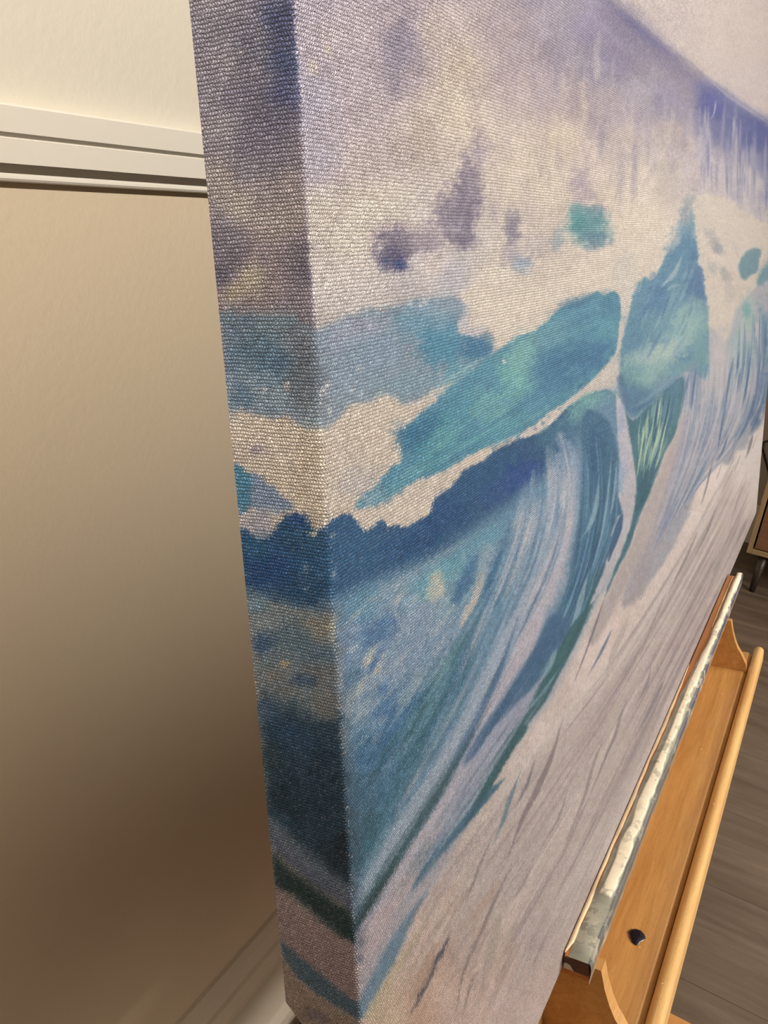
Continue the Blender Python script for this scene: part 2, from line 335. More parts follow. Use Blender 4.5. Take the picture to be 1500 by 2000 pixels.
# --- blue grey hollow by the edge
poly([(434,612),(470,610),(520,612),(570,618),(612,650),(622,650),(660,628),(700,612),(760,600),(790,592),(796,584),(840,584),(880,575),(905,590),(908,608),(898,630),(906,652),(930,656),(950,645),(964,656),(962,676),(956,692),(940,704),(900,732),(850,768),(800,786),(782,790),(765,772),(742,766),(728,784),(700,786),(676,800),(655,828),(632,836),(600,834),(560,816),(530,822),(500,808),(470,800),(455,820),(450,800),(440,700)],(142,158,170),9,7,1)
for b in [(500,690,50,56,(106,132,152),.8,0),(545,715,34,34,(88,120,146),.75,0),(460,640,26,20,(134,150,172),.6,0),(590,665,34,36,(132,134,144),.8,0),(600,750,44,60,(116,122,130),.85,0),(470,780,26,22,(96,126,150),.7,0),(500,800,40,12,(132,146,160),.7,0),(450,720,14,70,(126,150,172),.6,0),
 (700,640,60,22,(168,168,184),.75,-8),(660,670,30,30,(158,166,184),.7,0),(740,690,60,40,(146,168,188),.6,0),(830,630,60,34,(112,160,184),.8,-8),(870,680,50,50,(84,150,178),.9,0),(930,685,36,28,(72,128,164),.9,0),(860,620,20,26,(150,172,186),.5,0),(890,735,44,26,(110,170,188),.8,-35),(800,750,60,24,(138,168,182),.7,-10),(680,740,40,40,(150,168,184),.7,0),(640,790,24,30,(160,168,176),.6,0),(855,600,60,12,(160,176,190),.5,-6)]: blob(*b)
stroke([(836,764),(880,738),(930,706),(962,690)],2.2,(170,200,196),.75,2); stroke([(815,786),(850,766),(890,744)],[5,4,1.5],(214,202,186),.85,2)
poly([(895,636),(904,624),(912,636),(934,640),(948,634),(952,644),(935,654),(922,656),(908,654),(900,652)],(206,198,198),3,2,1)
for x,y in [(802,592),(822,596),(830,590),(700,720),(690,760),(632,762),(640,750),(626,770),(645,805),(706,770),(646,560)]: blob(x,y,3,5,(228,222,214),.8)

# --- foam tongue edges and the pale band under the hollow
poly([(900,575),(920,600),(940,630),(962,655),(968,680),(1000,668),(1030,652),(1060,634),(1095,598),(1140,582),(1180,566),(1212,560),(1235,470),(1150,500),(1050,560),(960,540)],(224,210,194),5,4,.9)
poly([(455,806),(500,812),(540,822),(590,838),(632,838),(660,820),(690,790),(720,792),(742,774),(770,778),(790,794),(840,784),(870,768),(800,820),(782,850),(780,890),(720,930),(690,980),(660,1006),(640,1022),(622,1036),(600,1010),(560,990),(520,960),(470,910)],(216,200,183),5,3,.85)
for b in [(600,910,30,80,(208,188,166),.6,0),(500,880,14,10,(176,160,172),.6,0),(700,940,40,30,(190,186,188),.5,0)]: blob(*b)
# side: blue patch at the back edge
poly([(455,908),(475,918),(500,925),(520,940),(540,960),(560,975),(572,992),(550,1000),(520,996),(490,992),(466,1000)],(132,150,176),4,3,.95)
poly([(455,912),(478,920),(492,935),(488,960),(490,980),(480,994),(462,994)],(82,142,172),4,3,.95)
blob(500,1020,34,18,(178,172,182),.8); blob(535,1000,30,10,(170,172,184),.6)

# --- teal wave
poly([(786,850),(800,828),(840,792),(890,750),(950,702),(1000,664),(1040,648),(1062,632),(1095,600),(1140,584),(1165,570),(1180,576),(1200,566),(1213,580),(1214,640),(1206,690),(1180,716),(1150,750),(1110,782),(1070,806),(1030,840),(1000,856),(960,868),(925,888),(880,914),(830,934),(790,952),(760,972),(730,986),(700,992),(706,972),(735,948),(755,925),(778,905),(785,890)],(92,152,174),2.0,3.6,1,3)
for b in [(805,860,30,34,(66,128,162),.85,-40),(850,880,44,34,(84,158,172),.7,-35),(872,850,34,26,(100,172,176),.8,-40),(900,800,50,30,(88,158,180),.6,-40),(960,800,44,44,(124,186,188),.75,-40),(1010,740,40,46,(126,190,184),.85,-40),(1030,690,36,34,(134,190,184),.8,-35),(1085,720,46,46,(72,128,166),.85,-40),(1085,650,40,24,(116,168,184),.7,-35),(1150,620,40,36,(92,150,180),.6,0),(1185,655,26,44,(98,166,182),.7,0),(1150,700,50,30,(72,128,168),.8,-40),(1050,780,50,24,(82,142,178),.7,-35),(950,855,60,20,(94,170,184),.7,-28),(760,955,34,18,(98,158,178),.7,-30),(725,976,26,14,(146,172,184),.7,-25),(1190,600,20,26,(84,140,170),.7,0),(830,830,22,40,(58,120,158),.6,40),(1130,590,40,12,(70,120,150),.5,-20)]: blob(*b)
for x,y in [(770,890),(778,872),(776,884),(984,706)]: blob(x,y,4,5,(226,214,196),.9)
fan([(720,975),(800,900),(950,760),(1080,650),(1200,590)],[(740,980),(860,910),(1000,840),(1120,760),(1200,690)],90,[(130,190,190),(78,138,172),(104,168,184),(70,126,160)],(2,5),(.12,.3),(.1,.3),4,3)

# --- dark blue face under the ridge (front and side)
poly([(466,1038),(490,1042),(512,1052),(526,1046),(545,1020),(560,1008),(578,1002),(592,1008),(606,1024),(622,1040),(640,1026),(654,1012),(672,1002),(688,1008),(700,1022),(716,1036),(726,1030),(740,1016),(750,1016),(760,1028),(774,1024),(788,1030),(802,1022),(822,1014),(838,1000),(846,976),(872,956),(888,944),(902,920),(930,906),(958,886),(1000,866),(1036,852),(1064,838),(1085,822),(1106,796),(1140,774),(1170,764),(1196,764),(1208,800),(1200,900),(1120,1000),(1000,1010),(900,1060),(760,1140),(720,1170),(660,1200),(600,1190),(540,1180),(500,1170),(476,1160)],(54,98,140),2.0,3.2,1,2)
for b in [(530,1110,60,50,(44,82,138),.8,0),(600,1060,50,30,(52,92,126),.7,0),(600,1150,50,40,(50,88,122),.7,0),(580,1015,20,14,(48,84,140),.7,0),(500,1070,30,24,(52,104,142),.7,0),
 (700,1080,70,40,(56,106,148),.7,-20),(800,1070,60,34,(44,92,140),.85,-30),(860,1010,60,30,(44,90,140),.85,-35),(950,930,70,34,(48,98,142),.85,-35),(1020,930,44,26,(52,88,158),.85,-35),(970,960,40,24,(58,98,156),.7,-30),(1100,840,50,30,(78,130,156),.8,-30),(1150,800,50,24,(124,180,178),.85,-20),(1170,870,44,60,(58,100,142),.85,0),(1140,930,34,60,(66,112,152),.7,10)]: blob(*b)
poly([(1128,775),(1165,764),(1195,765),(1200,790),(1180,812),(1150,800)],(128,184,180),10,2,.8)
for x,y,rx,ry in [(600,1112,4,7),(652,1122,5,8),(596,1150,4,3),(655,1108,3,4),(505,1050,4,3),(650,1046,4,3)]: blob(x,y,rx,ry,(150,175,190),.8)
# pale ridge and thin lines
poly([(690,1000),(730,992),(770,976),(800,958),(850,934),(890,908),(930,884),(955,872),(962,878),(954,890),(930,906),(906,916),(900,932),(886,944),(870,956),(846,974),(838,998),(822,1012),(802,1022),(788,1028),(774,1022),(760,1026),(748,1014),(738,1016),(724,1030),(714,1034),(702,1020)],(222,206,190),2.2,3,1,2)
stroke([(955,874),(990,858),(1030,840)],[2,1.6],(170,196,204),.8,1.6)
poly([(1018,852),(1040,836),(1072,816),(1098,794),(1112,782),(1106,796),(1082,820),(1062,838),(1036,850)],(222,210,198),2,2,1)
poly([(1108,784),(1130,766),(1158,742),(1184,714),(1198,692),(1206,700),(1216,726),(1210,762),(1198,757),(1180,760),(1160,762),(1138,774),(1116,790)],(214,204,194),3,2,1)
poly([(1196,702),(1202,684),(1208,650),(1212,610),(1210,580),(1196,560),(1204,500),(1240,500),(1244,548),(1236,580),(1226,620),(1218,650),(1208,690)],(216,206,194),2.5,1.6,.95)
blob(1060,826,5,5,(90,120,160),.8); blob(1045,838,4,4,(120,140,170),.7)
stroke([(622,1046),(606,1042),(598,1044)],[2.6,3.6,2],(212,208,190),1,1.2)

# --- second wave behind the drip
poly([(1210,694),(1222,640),(1236,585),(1244,556),(1256,542),(1272,548),(1286,530),(1300,500),(1322,456),(1336,420),(1350,392),(1358,440),(1366,500),(1378,545),(1384,600),(1386,690),(1382,745),(1340,724),(1300,762),(1262,796),(1236,818),(1222,795),(1210,740)],(104,152,176),3.2,2.5,1)
for b in [(1335,480,26,50,(96,144,176),.8,20),(1345,420,14,34,(140,174,184),.8,15),(1280,580,26,40,(84,132,172),.8,20),(1362,555,24,50,(84,126,168),.85,0),(1260,640,34,40,(96,148,174),.7,20),(1310,640,44,34,(122,168,182),.7,-30),(1350,620,34,34,(150,188,186),.85,-40),(1330,660,46,26,(160,194,190),.85,-35),(1270,700,50,22,(176,198,194),.85,-20),(1300,690,40,16,(186,204,194),.7,-30),(1370,690,16,40,(124,172,178),.8,0),(1245,735,26,26,(116,166,168),.8,0),(1280,730,40,24,(152,188,184),.8,-25),(1240,780,26,28,(92,136,166),.85,0),(1310,745,34,16,(126,160,182),.8,-25),(1330,720,30,12,(128,172,176),.7,-20)]: blob(*b)
fan([(1225,690),(1260,600),(1330,450)],[(1300,720),(1350,640),(1372,540)],80,[(150,185,188),(84,128,168),(172,198,196),(100,150,178)],(1,3.5),(.15,.45),(.1,.3),5,2)
stroke([(1332,500),(1318,532),(1300,552),(1290,562)],[2,5,3],(170,190,196),.75,2.5); stroke([(1330,556),(1312,560),(1302,568)],[2,3],(160,186,192),.7,2)
stroke([(1228,806),(1262,790),(1300,764),(1330,738)],2.6,(76,116,156),.7,2.4); stroke([(1228,798),(1262,780),(1298,752),(1330,724)],2,(140,172,190),.6,2)
poly([(1204,740),(1216,735),(1226,770),(1230,800),(1220,800),(1212,780)],(84,124,158),4,1,.7)

for b in [(1346,405,10,24,(186,184,182),.8,8),(1336,425,7,16,(150,160,168),.7,15),(1320,470,8,20,(214,203,192),.6,20),(1352,440,5,30,(140,168,180),.6,0)]: blob(*b)
for k in range(26):
    t = rng.random(); x0 = 1240 + t * 108; y0 = 556 - t * 150 + rng.normal(0, 8)
    stroke([(x0, y0), (x0 - rng.uniform(2, 10), y0 + rng.uniform(10, 34))], rng.uniform(1.5, 4), (218, 207, 195), rng.uniform(.4, .8), 2, .2, .5)
# --- foam fall on the right
poly([(1356,390),(1400,380),(1450,410),(1500,440),(1545,470),(1500,490),(1492,505),(1478,530),(1484,548),(1470,562),(1455,590),(1440,610),(1434,640),(1424,652),(1415,668),(1404,650),(1386,646),(1383,600),(1376,552),(1364,500),(1358,450)],(220,207,193),4,3,.95)
for b in [(1395,470,10,20,(178,176,176),.8,-30),(1404,488,10,12,(160,164,168),.8,-30),(1414,535,9,18,(174,174,172),.8,-20),(1395,525,8,16,(190,186,182),.7,-20),(1425,570,10,26,(200,192,184),.7,0),(1440,470,30,20,(214,203,194),.6,0)]: blob(*b)
poly([(1446,512),(1456,496),(1470,487),(1486,486),(1482,508),(1478,530),(1464,540),(1450,546),(1444,532)],(108,150,164),4,2,.95)
poly([(1486,530),(1545,480),(1545,620),(1500,620),(1482,590),(1480,560)],(112,156,170),5,2,.95)
for k in range(40):
    x0 = rng.uniform(1366, 1470); y0 = rng.uniform(440, 600)
    stroke([(x0, y0), (x0 + rng.normal(2, 4), y0 + rng.uniform(14, 40))], rng.uniform(1, 3), [(232, 220, 206), (190, 186, 182), (206, 196, 188), (170, 172, 174)][rng.integers(4)], rng.uniform(.2, .55), 1.8)
# --- falling water right
poly([(1386,646),(1404,654),(1416,670),(1428,650),(1440,606),(1462,575),(1484,560),(1545,560),(1545,800),(1500,812),(1486,834),(1470,846),(1456,872),(1440,880),(1426,906),(1402,902),(1384,908),(1366,944),(1348,990),(1330,1040),(1300,1096),(1262,1146),(1218,1188),(1226,1140),(1256,1076),(1284,1004),(1306,930),(1326,860),(1332,800),(1334,730),(1384,740)],(184,184,190),5,3,1)
for b in [(1405,705,18,60,(208,200,198),.9,0),(1400,790,14,60,(206,200,200),.7,5),(1445,690,24,60,(164,194,194),.85,0),(1462,620,14,40,(176,202,194),.8,0),(1458,605,8,14,(120,176,176),.8,0),(1490,660,14,60,(116,160,182),.85,0),(1490,750,16,50,(104,142,182),.85,5),(1450,790,20,40,(188,188,200),.8,8),(1375,820,16,60,(158,170,188),.7,10),(1350,760,20,40,(140,160,184),.8,5),(1390,860,18,44,(156,164,186),.75,12),(1330,880,22,60,(176,172,188),.8,15),(1290,1000,26,70,(176,172,180),.8,22),(1320,980,24,60,(166,165,180),.8,20),(1260,1090,22,66,(182,173,178),.85,28),(1240,1150,18,34,(186,176,178),.85,30),(1475,820,8,24,(104,134,170),.8,15)]: blob(*b)
fan([(1345,735),(1338,800),(1325,880),(1290,1000),(1235,1150)],[(1498,600),(1496,720),(1480,800),(1420,890),(1370,930)],230,[(212,204,204),(132,156,184),(214,206,204),(154,168,188),(108,138,170),(196,190,196),(208,200,202)],(.7,2.6),(.25,.7),(.12,.4),6,1.2)
fan([(1440,600),(1436,680),(1420,780),(1390,880)],[(1500,600),(1498,720),(1482,810),(1450,860)],80,[(86,122,166),(180,204,202),(112,150,184),(206,204,206)],(.7,2),(.3,.8),(.15,.4),16,1)
for p in [[(1443,690),(1440,720),(1436,740)],[(1452,695),(1450,722)],[(1462,690),(1460,718)],[(1470,700),(1468,726)],[(1432,700),(1424,740),(1418,780),(1412,800)],[(1420,780),(1410,830),(1402,880)],[(1360,720),(1354,760),(1350,800)],[(1370,700),(1366,740)],[(1345,730),(1336,780),(1328,820)],[(1486,690),(1478,760),(1466,820)],[(1492,770),(1482,810),(1470,840)],[(1422,850),(1412,880),(1400,900)]]: stroke(p,1.8,(84,118,162),.75,1.2)
for p in [[(1425,680),(1418,740),(1404,800),(1390,860),(1380,900)],[(1440,720),(1434,790),(1420,840)],[(1388,700),(1385,760),(1372,830),(1350,900)],[(1476,680),(1474,740),(1464,790)],[(1340,760),(1330,830),(1316,880)]]: stroke(p,2.4,(206,202,206),.7,1.8)

# --- dark teal gap, sheet of spray and curl lip
poly([(1200,764),(1212,782),(1222,800),(1230,850),(1240,910),(1243,965),(1236,1004),(1226,1040),(1212,1080),(1190,1130),(1154,1182),(1130,1240),(1100,1300),(1060,1370),(1000,1450),(940,1540),(880,1630),(800,1740),(716,1850),(690,1850),(676,1500),(660,1220),(640,1180),(740,1130),(850,1080),(940,1020),(1040,950),(1110,880),(1150,800)],(112,152,178),24,2,.97)
poly([(1220,800),(1236,820),(1264,796),(1300,764),(1332,736),(1336,760),(1330,800),(1318,850),(1300,880),(1286,920),(1268,966),(1248,1012),(1232,1062),(1206,1114),(1182,1166),(1196,1120),(1214,1072),(1226,1030),(1236,1000),(1242,960),(1240,920),(1232,880),(1226,840)],(76,126,142),2.4,1.4,1)
for b in [(1300,800,26,30,(124,164,176),.6,-30),(1260,870,22,44,(92,142,150),.7,15),(1290,860,14,40,(150,186,172),.6,20),(1262,940,12,50,(64,110,128),.8,15),(1320,760,14,24,(104,150,178),.6,20)]: blob(*b)
fan([(1250,800),(1246,860),(1244,940)],[(1330,745),(1310,840),(1268,950)],90,[(188,212,180),(58,108,136),(206,220,186),(150,190,184),(74,124,156),(50,98,128)],(.7,1.8),(.5,.95),(.2,.5),7,.9)
for p in [[(1262,830),(1252,880),(1246,920),(1243,935)],[(1272,840),(1262,880),(1256,920)],[(1290,820),(1282,860),(1272,890)],[(1300,830),(1290,880),(1278,920)],[(1310,800),(1296,850)]]: stroke(p,1.7,(196,216,180),.85,1)
poly([(1334,800),(1330,850),(1310,920),(1290,990),(1262,1070),(1240,1110),(1200,1190),(1160,1260),(1150,1240),(1182,1168),(1208,1114),(1232,1064),(1248,1016),(1268,968),(1286,922),(1302,880),(1320,850)],(198,186,182),6,1.5,.95)

# --- curl: inner face below the ridge
inner=[(700,1250,60,60,(122,154,186),1,0),(720,1180,50,34,(104,158,186),.8,-30),(800,1180,70,50,(164,182,198),.9,-40),(840,1240,60,70,(150,170,194),.9,-50),(760,1300,60,50,(146,166,192),.9,-40),(700,1370,40,40,(166,178,186),.9,-40),
 (860,1130,80,26,(116,178,194),.9,-30),(950,1060,80,26,(108,166,190),.8,-35),(1040,990,60,26,(104,152,186),.8,-40),(900,1170,50,40,(150,182,192),.7,-50),(960,1110,44,44,(164,184,196),.8,-50),(1040,1060,44,60,(178,186,200),.85,20),(1000,1180,44,70,(186,188,200),.9,25),(1060,1130,40,70,(198,194,204),.9,20),(1090,1000,30,90,(196,196,208),.9,5),(1110,920,24,60,(160,178,202),.8,0),
 (780,1400,60,60,(74,124,172),.9,-40),(740,1480,60,50,(66,118,158),.9,-40),(850,1400,50,60,(70,128,158),.8,-45),(900,1350,40,70,(64,118,136),.9,30),(840,1470,50,50,(62,116,132),.9,-50),(900,1300,40,50,(72,126,156),.8,30),(720,1560,50,60,(70,114,140),.9,-40),(780,1560,50,50,(72,124,158),.8,-40),(720,1640,40,60,(64,104,122),.9,0),(760,1650,30,60,(88,140,172),.8,40),(950,1230,30,60,(84,142,166),.8,25),(960,1130,14,60,(66,118,160),.75,20)]
for b in inner: blob(*b)
fan([(660,1230),(700,1180),(800,1130)],[(680,1480),(760,1380),(860,1250)],60,[(186,196,206),(84,136,186),(150,176,198),(212,206,190)],(2,5),(.2,.5),(.1,.3),8,3)
fan([(680,1270),(740,1200),(800,1130)],[(700,1500),(800,1370),(960,1120)],170,[(196,204,210),(110,158,190),(166,186,202),(206,204,196),(92,142,182),(150,184,196)],(1.5,4),(.2,.5),(.06,.2),51,2)
for k in range(150):
    x0 = rng.uniform(675, 960); y0 = rng.uniform(1130, 1420)
    if x0 - 660 > (1560 - y0) * .75 or y0 < 1150 + (740 - x0) * .35: continue
    L = rng.uniform(16, 46)
    stroke([(x0, y0), (x0 - L * .5, y0 + L * .85)], rng.uniform(1.4, 3.6), [(206, 208, 206), (96, 146, 184), (176, 192, 204), (214, 206, 190), (78, 128, 172)][rng.integers(5)], rng.uniform(.25, .6), 1.8, .3, .4)
# blue flecks and cream flecks in the shallow water
for b in [(745,1225,22,36,(72,122,172),.7,35),(725,1250,12,24,(78,124,168),.55,40),(685,1330,14,34,(80,126,166),.65,35),(730,1300,9,16,(70,122,176),.8,30),(905,1140,12,50,(72,124,168),.85,20),(920,1120,10,40,(82,134,172),.7,15),(975,1120,16,80,(70,124,164),.85,18),(960,1190,14,60,(72,130,160),.8,25),(855,1140,14,26,(206,204,190),.9,-10),(845,1160,10,14,(214,208,190),.7,0),(930,1160,8,40,(212,200,188),.95,22),(910,1200,6,28,(218,204,188),.95,25),(720,1285,7,24,(216,208,188),.9,28),(735,1310,6,20,(210,204,190),.8,30),(705,1340,6,20,(204,200,190),.7,30),(880,1290,10,50,(150,190,186),.6,30),(850,1330,8,40,(180,196,186),.7,28),(1030,1040,10,50,(208,204,210),.6,10),(1010,1030,8,30,(214,206,196),.6,5),(800,1350,10,40,(196,204,200),.5,32),(825,1385,6,30,(196,208,190),.7,28),(990,1230,6,44,(66,112,158),.8,22)]: blob(*b)
fan([(1000,1000),(930,1150),(800,1380),(690,1560)],[(1110,960),(1050,1150),(940,1330),(740,1640)],150,[(196,198,208),(92,146,178),(70,122,156),(168,188,200),(120,164,186)],(1.5,4),(.15,.45),(.08,.25),9,2)
# streaming bands from curl to the corner (upper guide to lower guide)
poly([(1040,1150),(1080,1060),(1108,980),(1118,1010),(1100,1090),(1060,1190),(1010,1290),(940,1400),(880,1490),(800,1600),(740,1700),(706,1760),(700,1740),(740,1660),(800,1560),(860,1460),(920,1360),(980,1260)],(190,186,198),8,1,.9)
poly([(1000,1260),(970,1320),(900,1430),(820,1560),(760,1640),(712,1720),(704,1690),(770,1600),(840,1500),(910,1390),(960,1300)],(160,184,202),6,1,.6)
stroke([(1014,1214),(1000,1260),(970,1330),(930,1400),(880,1480)],[3,7,8,7],(76,116,160),.9,3); stroke([(900,1440),(840,1540),(780,1630),(715,1740)],[9,10,11,9],(74,116,132),.9,4,.3,0)
stroke([(880,1500),(800,1620),(740,1720),(706,1790)],[6,8,9,8],(66,106,114),.8,4,.3,0)
G1 = [(1195,790),(1215,900),(1205,1020),(1165,1130),(1100,1280),(1000,1440),(880,1620),(760,1800)]
G2 = [(1100,830),(1118,920),(1108,1020),(1078,1120),(1020,1240),(930,1390),(820,1560),(715,1730)]
G3 = [(1020,950),(1005,1030),(970,1130),(920,1240),(870,1370),(806,1500),(730,1630)]
fan(G3,G2,110,[(150,178,200),(196,196,206),(104,152,184),(174,188,204),(84,132,172)],(4,11),(.2,.45),(.12,.35),31,7)
stroke([(940,1200),(905,1300),(862,1405),(800,1520),(745,1615),(706,1690)],[8,20,26,28,24,18],(62,116,134),.7,14,.15,0)
fan([(900,1240),(820,1370),(740,1480),(690,1560)],[(950,1210),(880,1400),(800,1530),(706,1690)],90,[(58,112,128),(84,140,168),(70,124,160),(110,162,180),(54,104,118)],(1.5,4.5),(.25,.55),(.12,.35),34,2.4)
stroke([(1094,850),(1112,930),(1102,1030),(1072,1130),(1014,1246),(926,1390),(830,1540),(760,1650)],[5,12,20,26,24,17,11,7],(206,199,206),.85,13,.15,.3)
fan(G3,G2,200,[(206,202,210),(90,142,176),(72,120,158),(184,194,206),(120,164,188),(214,208,204)],(1.2,3.4),(.25,.6),(.08,.3),32,1.8)
stroke([(1014,1214),(1000,1260),(970,1330),(930,1400),(870,1490)],[3,6,7,6],(78,116,156),.9,3)
stroke([(900,1440),(840,1540),(780,1630),(715,1740)],[8,9,10,9],(70,112,128),.85,4,.3,0)
fan([(1150,1150),(1060,1300),(940,1480),(800,1690)],[(1010,1290),(920,1440),(820,1590),(706,1760)],110,[(206,200,206),(84,128,158),(70,112,128),(168,184,200)],(1.5,5),(.3,.65),(.15,.45),33,2.2)
# dark crescent
poly([(1148,800),(1180,815),(1195,840),(1208,900),(1212,960),(1216,1006),(1212,1042),(1198,1080),(1178,1132),(1152,1182),(1128,1242),(1098,1302),(1060,1372),(1000,1452),(960,1520),(920,1580),(876,1640),(900,1570),(940,1500),(980,1430),(1020,1350),(1060,1270),(1090,1200),(1110,1140),(1124,1060),(1136,980),(1140,900),(1135,840)],(70,118,150),5,1,.95)
for b in [(1165,900,26,60,(62,108,148),.8,0),(1165,1000,26,70,(68,116,152),.7,0),(1150,1090,24,60,(58,104,144),.8,15),(1110,1200,20,60,(76,126,170),.8,25),(1120,1230,14,70,(70,118,132),.8,25),(1060,1330,14,60,(58,106,114),.85,30),(1150,1160,14,60,(64,114,126),.85,20),(1000,1420,20,60,(74,120,160),.8,35),(960,1480,14,50,(70,120,150),.7,35),(1090,1290,10,50,(58,108,114),.9,28),(1190,1060,14,50,(64,112,140),.7,15)]: blob(*b)
fan([(1130,830),(1135,960),(1115,1120),(1060,1260),(960,1440)],[(1200,850),(1208,1000),(1170,1120),(1100,1280),(960,1500)],120,[(140,178,200),(52,98,136),(108,158,186),(84,138,160),(60,108,124)],(.7,2.4),(.3,.75),(.1,.4),10,1.2)
for p,w in [([(1170,930),(1164,990),(1150,1030),(1132,1055)],[2,4,5,1]),([(1195,880),(1188,960),(1176,1040),(1158,1110)],[1.5,2.4,1.5]),([(1152,1110),(1140,1150),(1118,1230),(1090,1300)],[2,6,5,2]),([(1130,1180),(1110,1250),(1070,1330),(1040,1380)],[1.5,3,3]),([(1090,1240),(1078,1290),(1050,1340)],[3,5,2]),([(1130,940),(1128,1000),(1120,1050)],[1.5,2]),([(1205,900),(1200,960),(1192,1010)],[2,3])]: stroke(p,w,(150,184,200),.8,1.4)
# lip
poly([(1203,772),(1214,786),(1222,806),(1229,850),(1238,900),(1243,955),(1238,1000),(1228,1040),(1212,1082),(1190,1128),(1152,1182),(1172,1132),(1190,1082),(1200,1044),(1195,1046),(1206,1012),(1216,1000),(1208,970),(1210,900),(1206,840)],(206,198,202),2.6,1,.97)
for b in [(1214,830,6,40,(176,188,206),.8,0),(1222,900,8,40,(190,194,210),.6,0),(1212,935,6,30,(150,184,206),.7,0)]: blob(*b)
poly([(1217,1004),(1212,1042),(1196,1080),(1188,1096),(1196,1050),(1206,1018)],(64,106,144),2,.5,.95)
# mauve band and green rim below the curl
poly([(1090,1330),(1060,1380),(1000,1460),(940,1540),(900,1600),(850,1680),(790,1770),(800,1730),(850,1640),(900,1550),(950,1470),(1000,1410),(1040,1350)],(176,178,196),4,1,.95)
poly([(1030,1340),(1000,1390),(960,1450),(900,1540),(880,1560),(910,1490),(960,1410)],(120,156,190),6,1,.7)
poly([(1152,1184),(1130,1242),(1100,1302),(1064,1370),(1020,1430),(970,1520),(930,1590),(880,1650),(846,1690),(870,1640),(920,1560),(960,1490),(1000,1420),(1044,1350),(1076,1300),(1110,1230)],(64,114,122),2.4,1,.95)
stroke([(1096,1300),(1062,1350),(1020,1400)],[1.5,3,2],(130,168,186),.8,1.4); stroke([(1088,1270),(1076,1300),(1050,1340)],[3,4,1],(140,176,190),.7,1.6)
# pink white stripe, blue stripe, foot of the wave
poly([(960,1450),(920,1530),(870,1610),(820,1690),(770,1770),(720,1850),(700,1880),(698,1850),(740,1760),(800,1670),(860,1570),(910,1500)],(200,188,190),3,1,.95)
poly([(905,1585),(870,1640),(820,1700),(770,1790),(706,1890),(702,1960),(740,1900),(800,1800),(850,1720),(890,1650),(930,1595)],(186,180,186),4,1,.9)
poly([(800,1660),(760,1730),(716,1800),(698,1840),(700,1780),(730,1730),(770,1670),(800,1620)],(66,100,104),5,1,.9)
poly([(760,1640),(735,1690),(705,1745),(700,1720),(725,1670),(760,1600)],(130,168,190),6,1.5,.7)
fan([(960,1300),(860,1460),(760,1620),(704,1720)],[(1100,1300),(960,1520),(820,1720),(710,1900)],150,[(206,198,204),(96,138,168),(76,116,130),(172,184,198),(140,168,188)],(1,2.6),(.2,.5),(.1,.35),11,1.4)

# clean stripes streaming down to the corner
stroke([(1040,1130),(1000,1230),(955,1330),(906,1433),(808,1589),(730,1716),(694,1778)],[16,20,21,19,18,16,12],(176,190,206),.85,8,.2,0)
stroke([(1012,1206),(971,1322),(919,1433),(867,1530)],[2,6,8,11],(78,120,160),.9,4,.3,.2)
stroke([(925,1425),(867,1530),(775,1678),(697,1820)],[7,11,14,17],(62,100,110),.9,6,.25,0)
stroke([(780,1680),(740,1745),(697,1826)],[6,10,15],(44,72,74),.8,7,.4,0)
stroke([(1062,1200),(1015,1290),(958,1387),(906,1500),(808,1660),(704,1831)],[20,14,9,8,11,13],(206,196,206),.9,5,.1,0)
stroke([(850,1640),(770,1760),(700,1872)],[7,17,22],(208,190,190),.9,6,.4,0)
poly([(1110,1230),(1060,1300),(1000,1390),(950,1450),(904,1498),(930,1440),(985,1360),(1040,1270),(1080,1200)],(72,114,154),6,1,.9)
stroke([(1062,1320),(1020,1380),(971,1440),(925,1510),(880,1580),(850,1630)],[6,14,16,13,10,5],(182,182,200),.9,5,.2,.3)
poly([(985,1520),(935,1560),(900,1596),(850,1660),(820,1705),(804,1738),(832,1714),(868,1668),(905,1620),(955,1562)],(68,120,146),3,1,.92)
stroke([(965,1495),(920,1570),(880,1625),(850,1672)],[2,3.4,2.5],(186,192,206),.85,2)
poly([(1030,1424),(1000,1470),(965,1528),(930,1584),(905,1618),(940,1550),(980,1480),(1015,1420)],(60,108,116),2.4,1,.9)
stroke([(900,1635),(860,1690),(820,1750),(780,1815)],[10,15,15,7],(192,186,190),.7,8)
stroke([(838,1738),(808,1780),(770,1850),(735,1920),(704,1978)],[4,11,13,14,14],(114,148,172),.92,4,.45,0)
stroke([(856,1756),(812,1832),(762,1910),(718,1986)],[3,6,8,9],(216,198,166),.75,5,.35,0)
fan([(1000,1230),(906,1420),(808,1580),(700,1760)],[(1060,1340),(940,1510),(830,1680),(706,1860)],90,[(214,206,212),(86,126,154),(70,108,120),(176,188,204)],(.8,2),(.2,.5),(.1,.35),41,1.2)

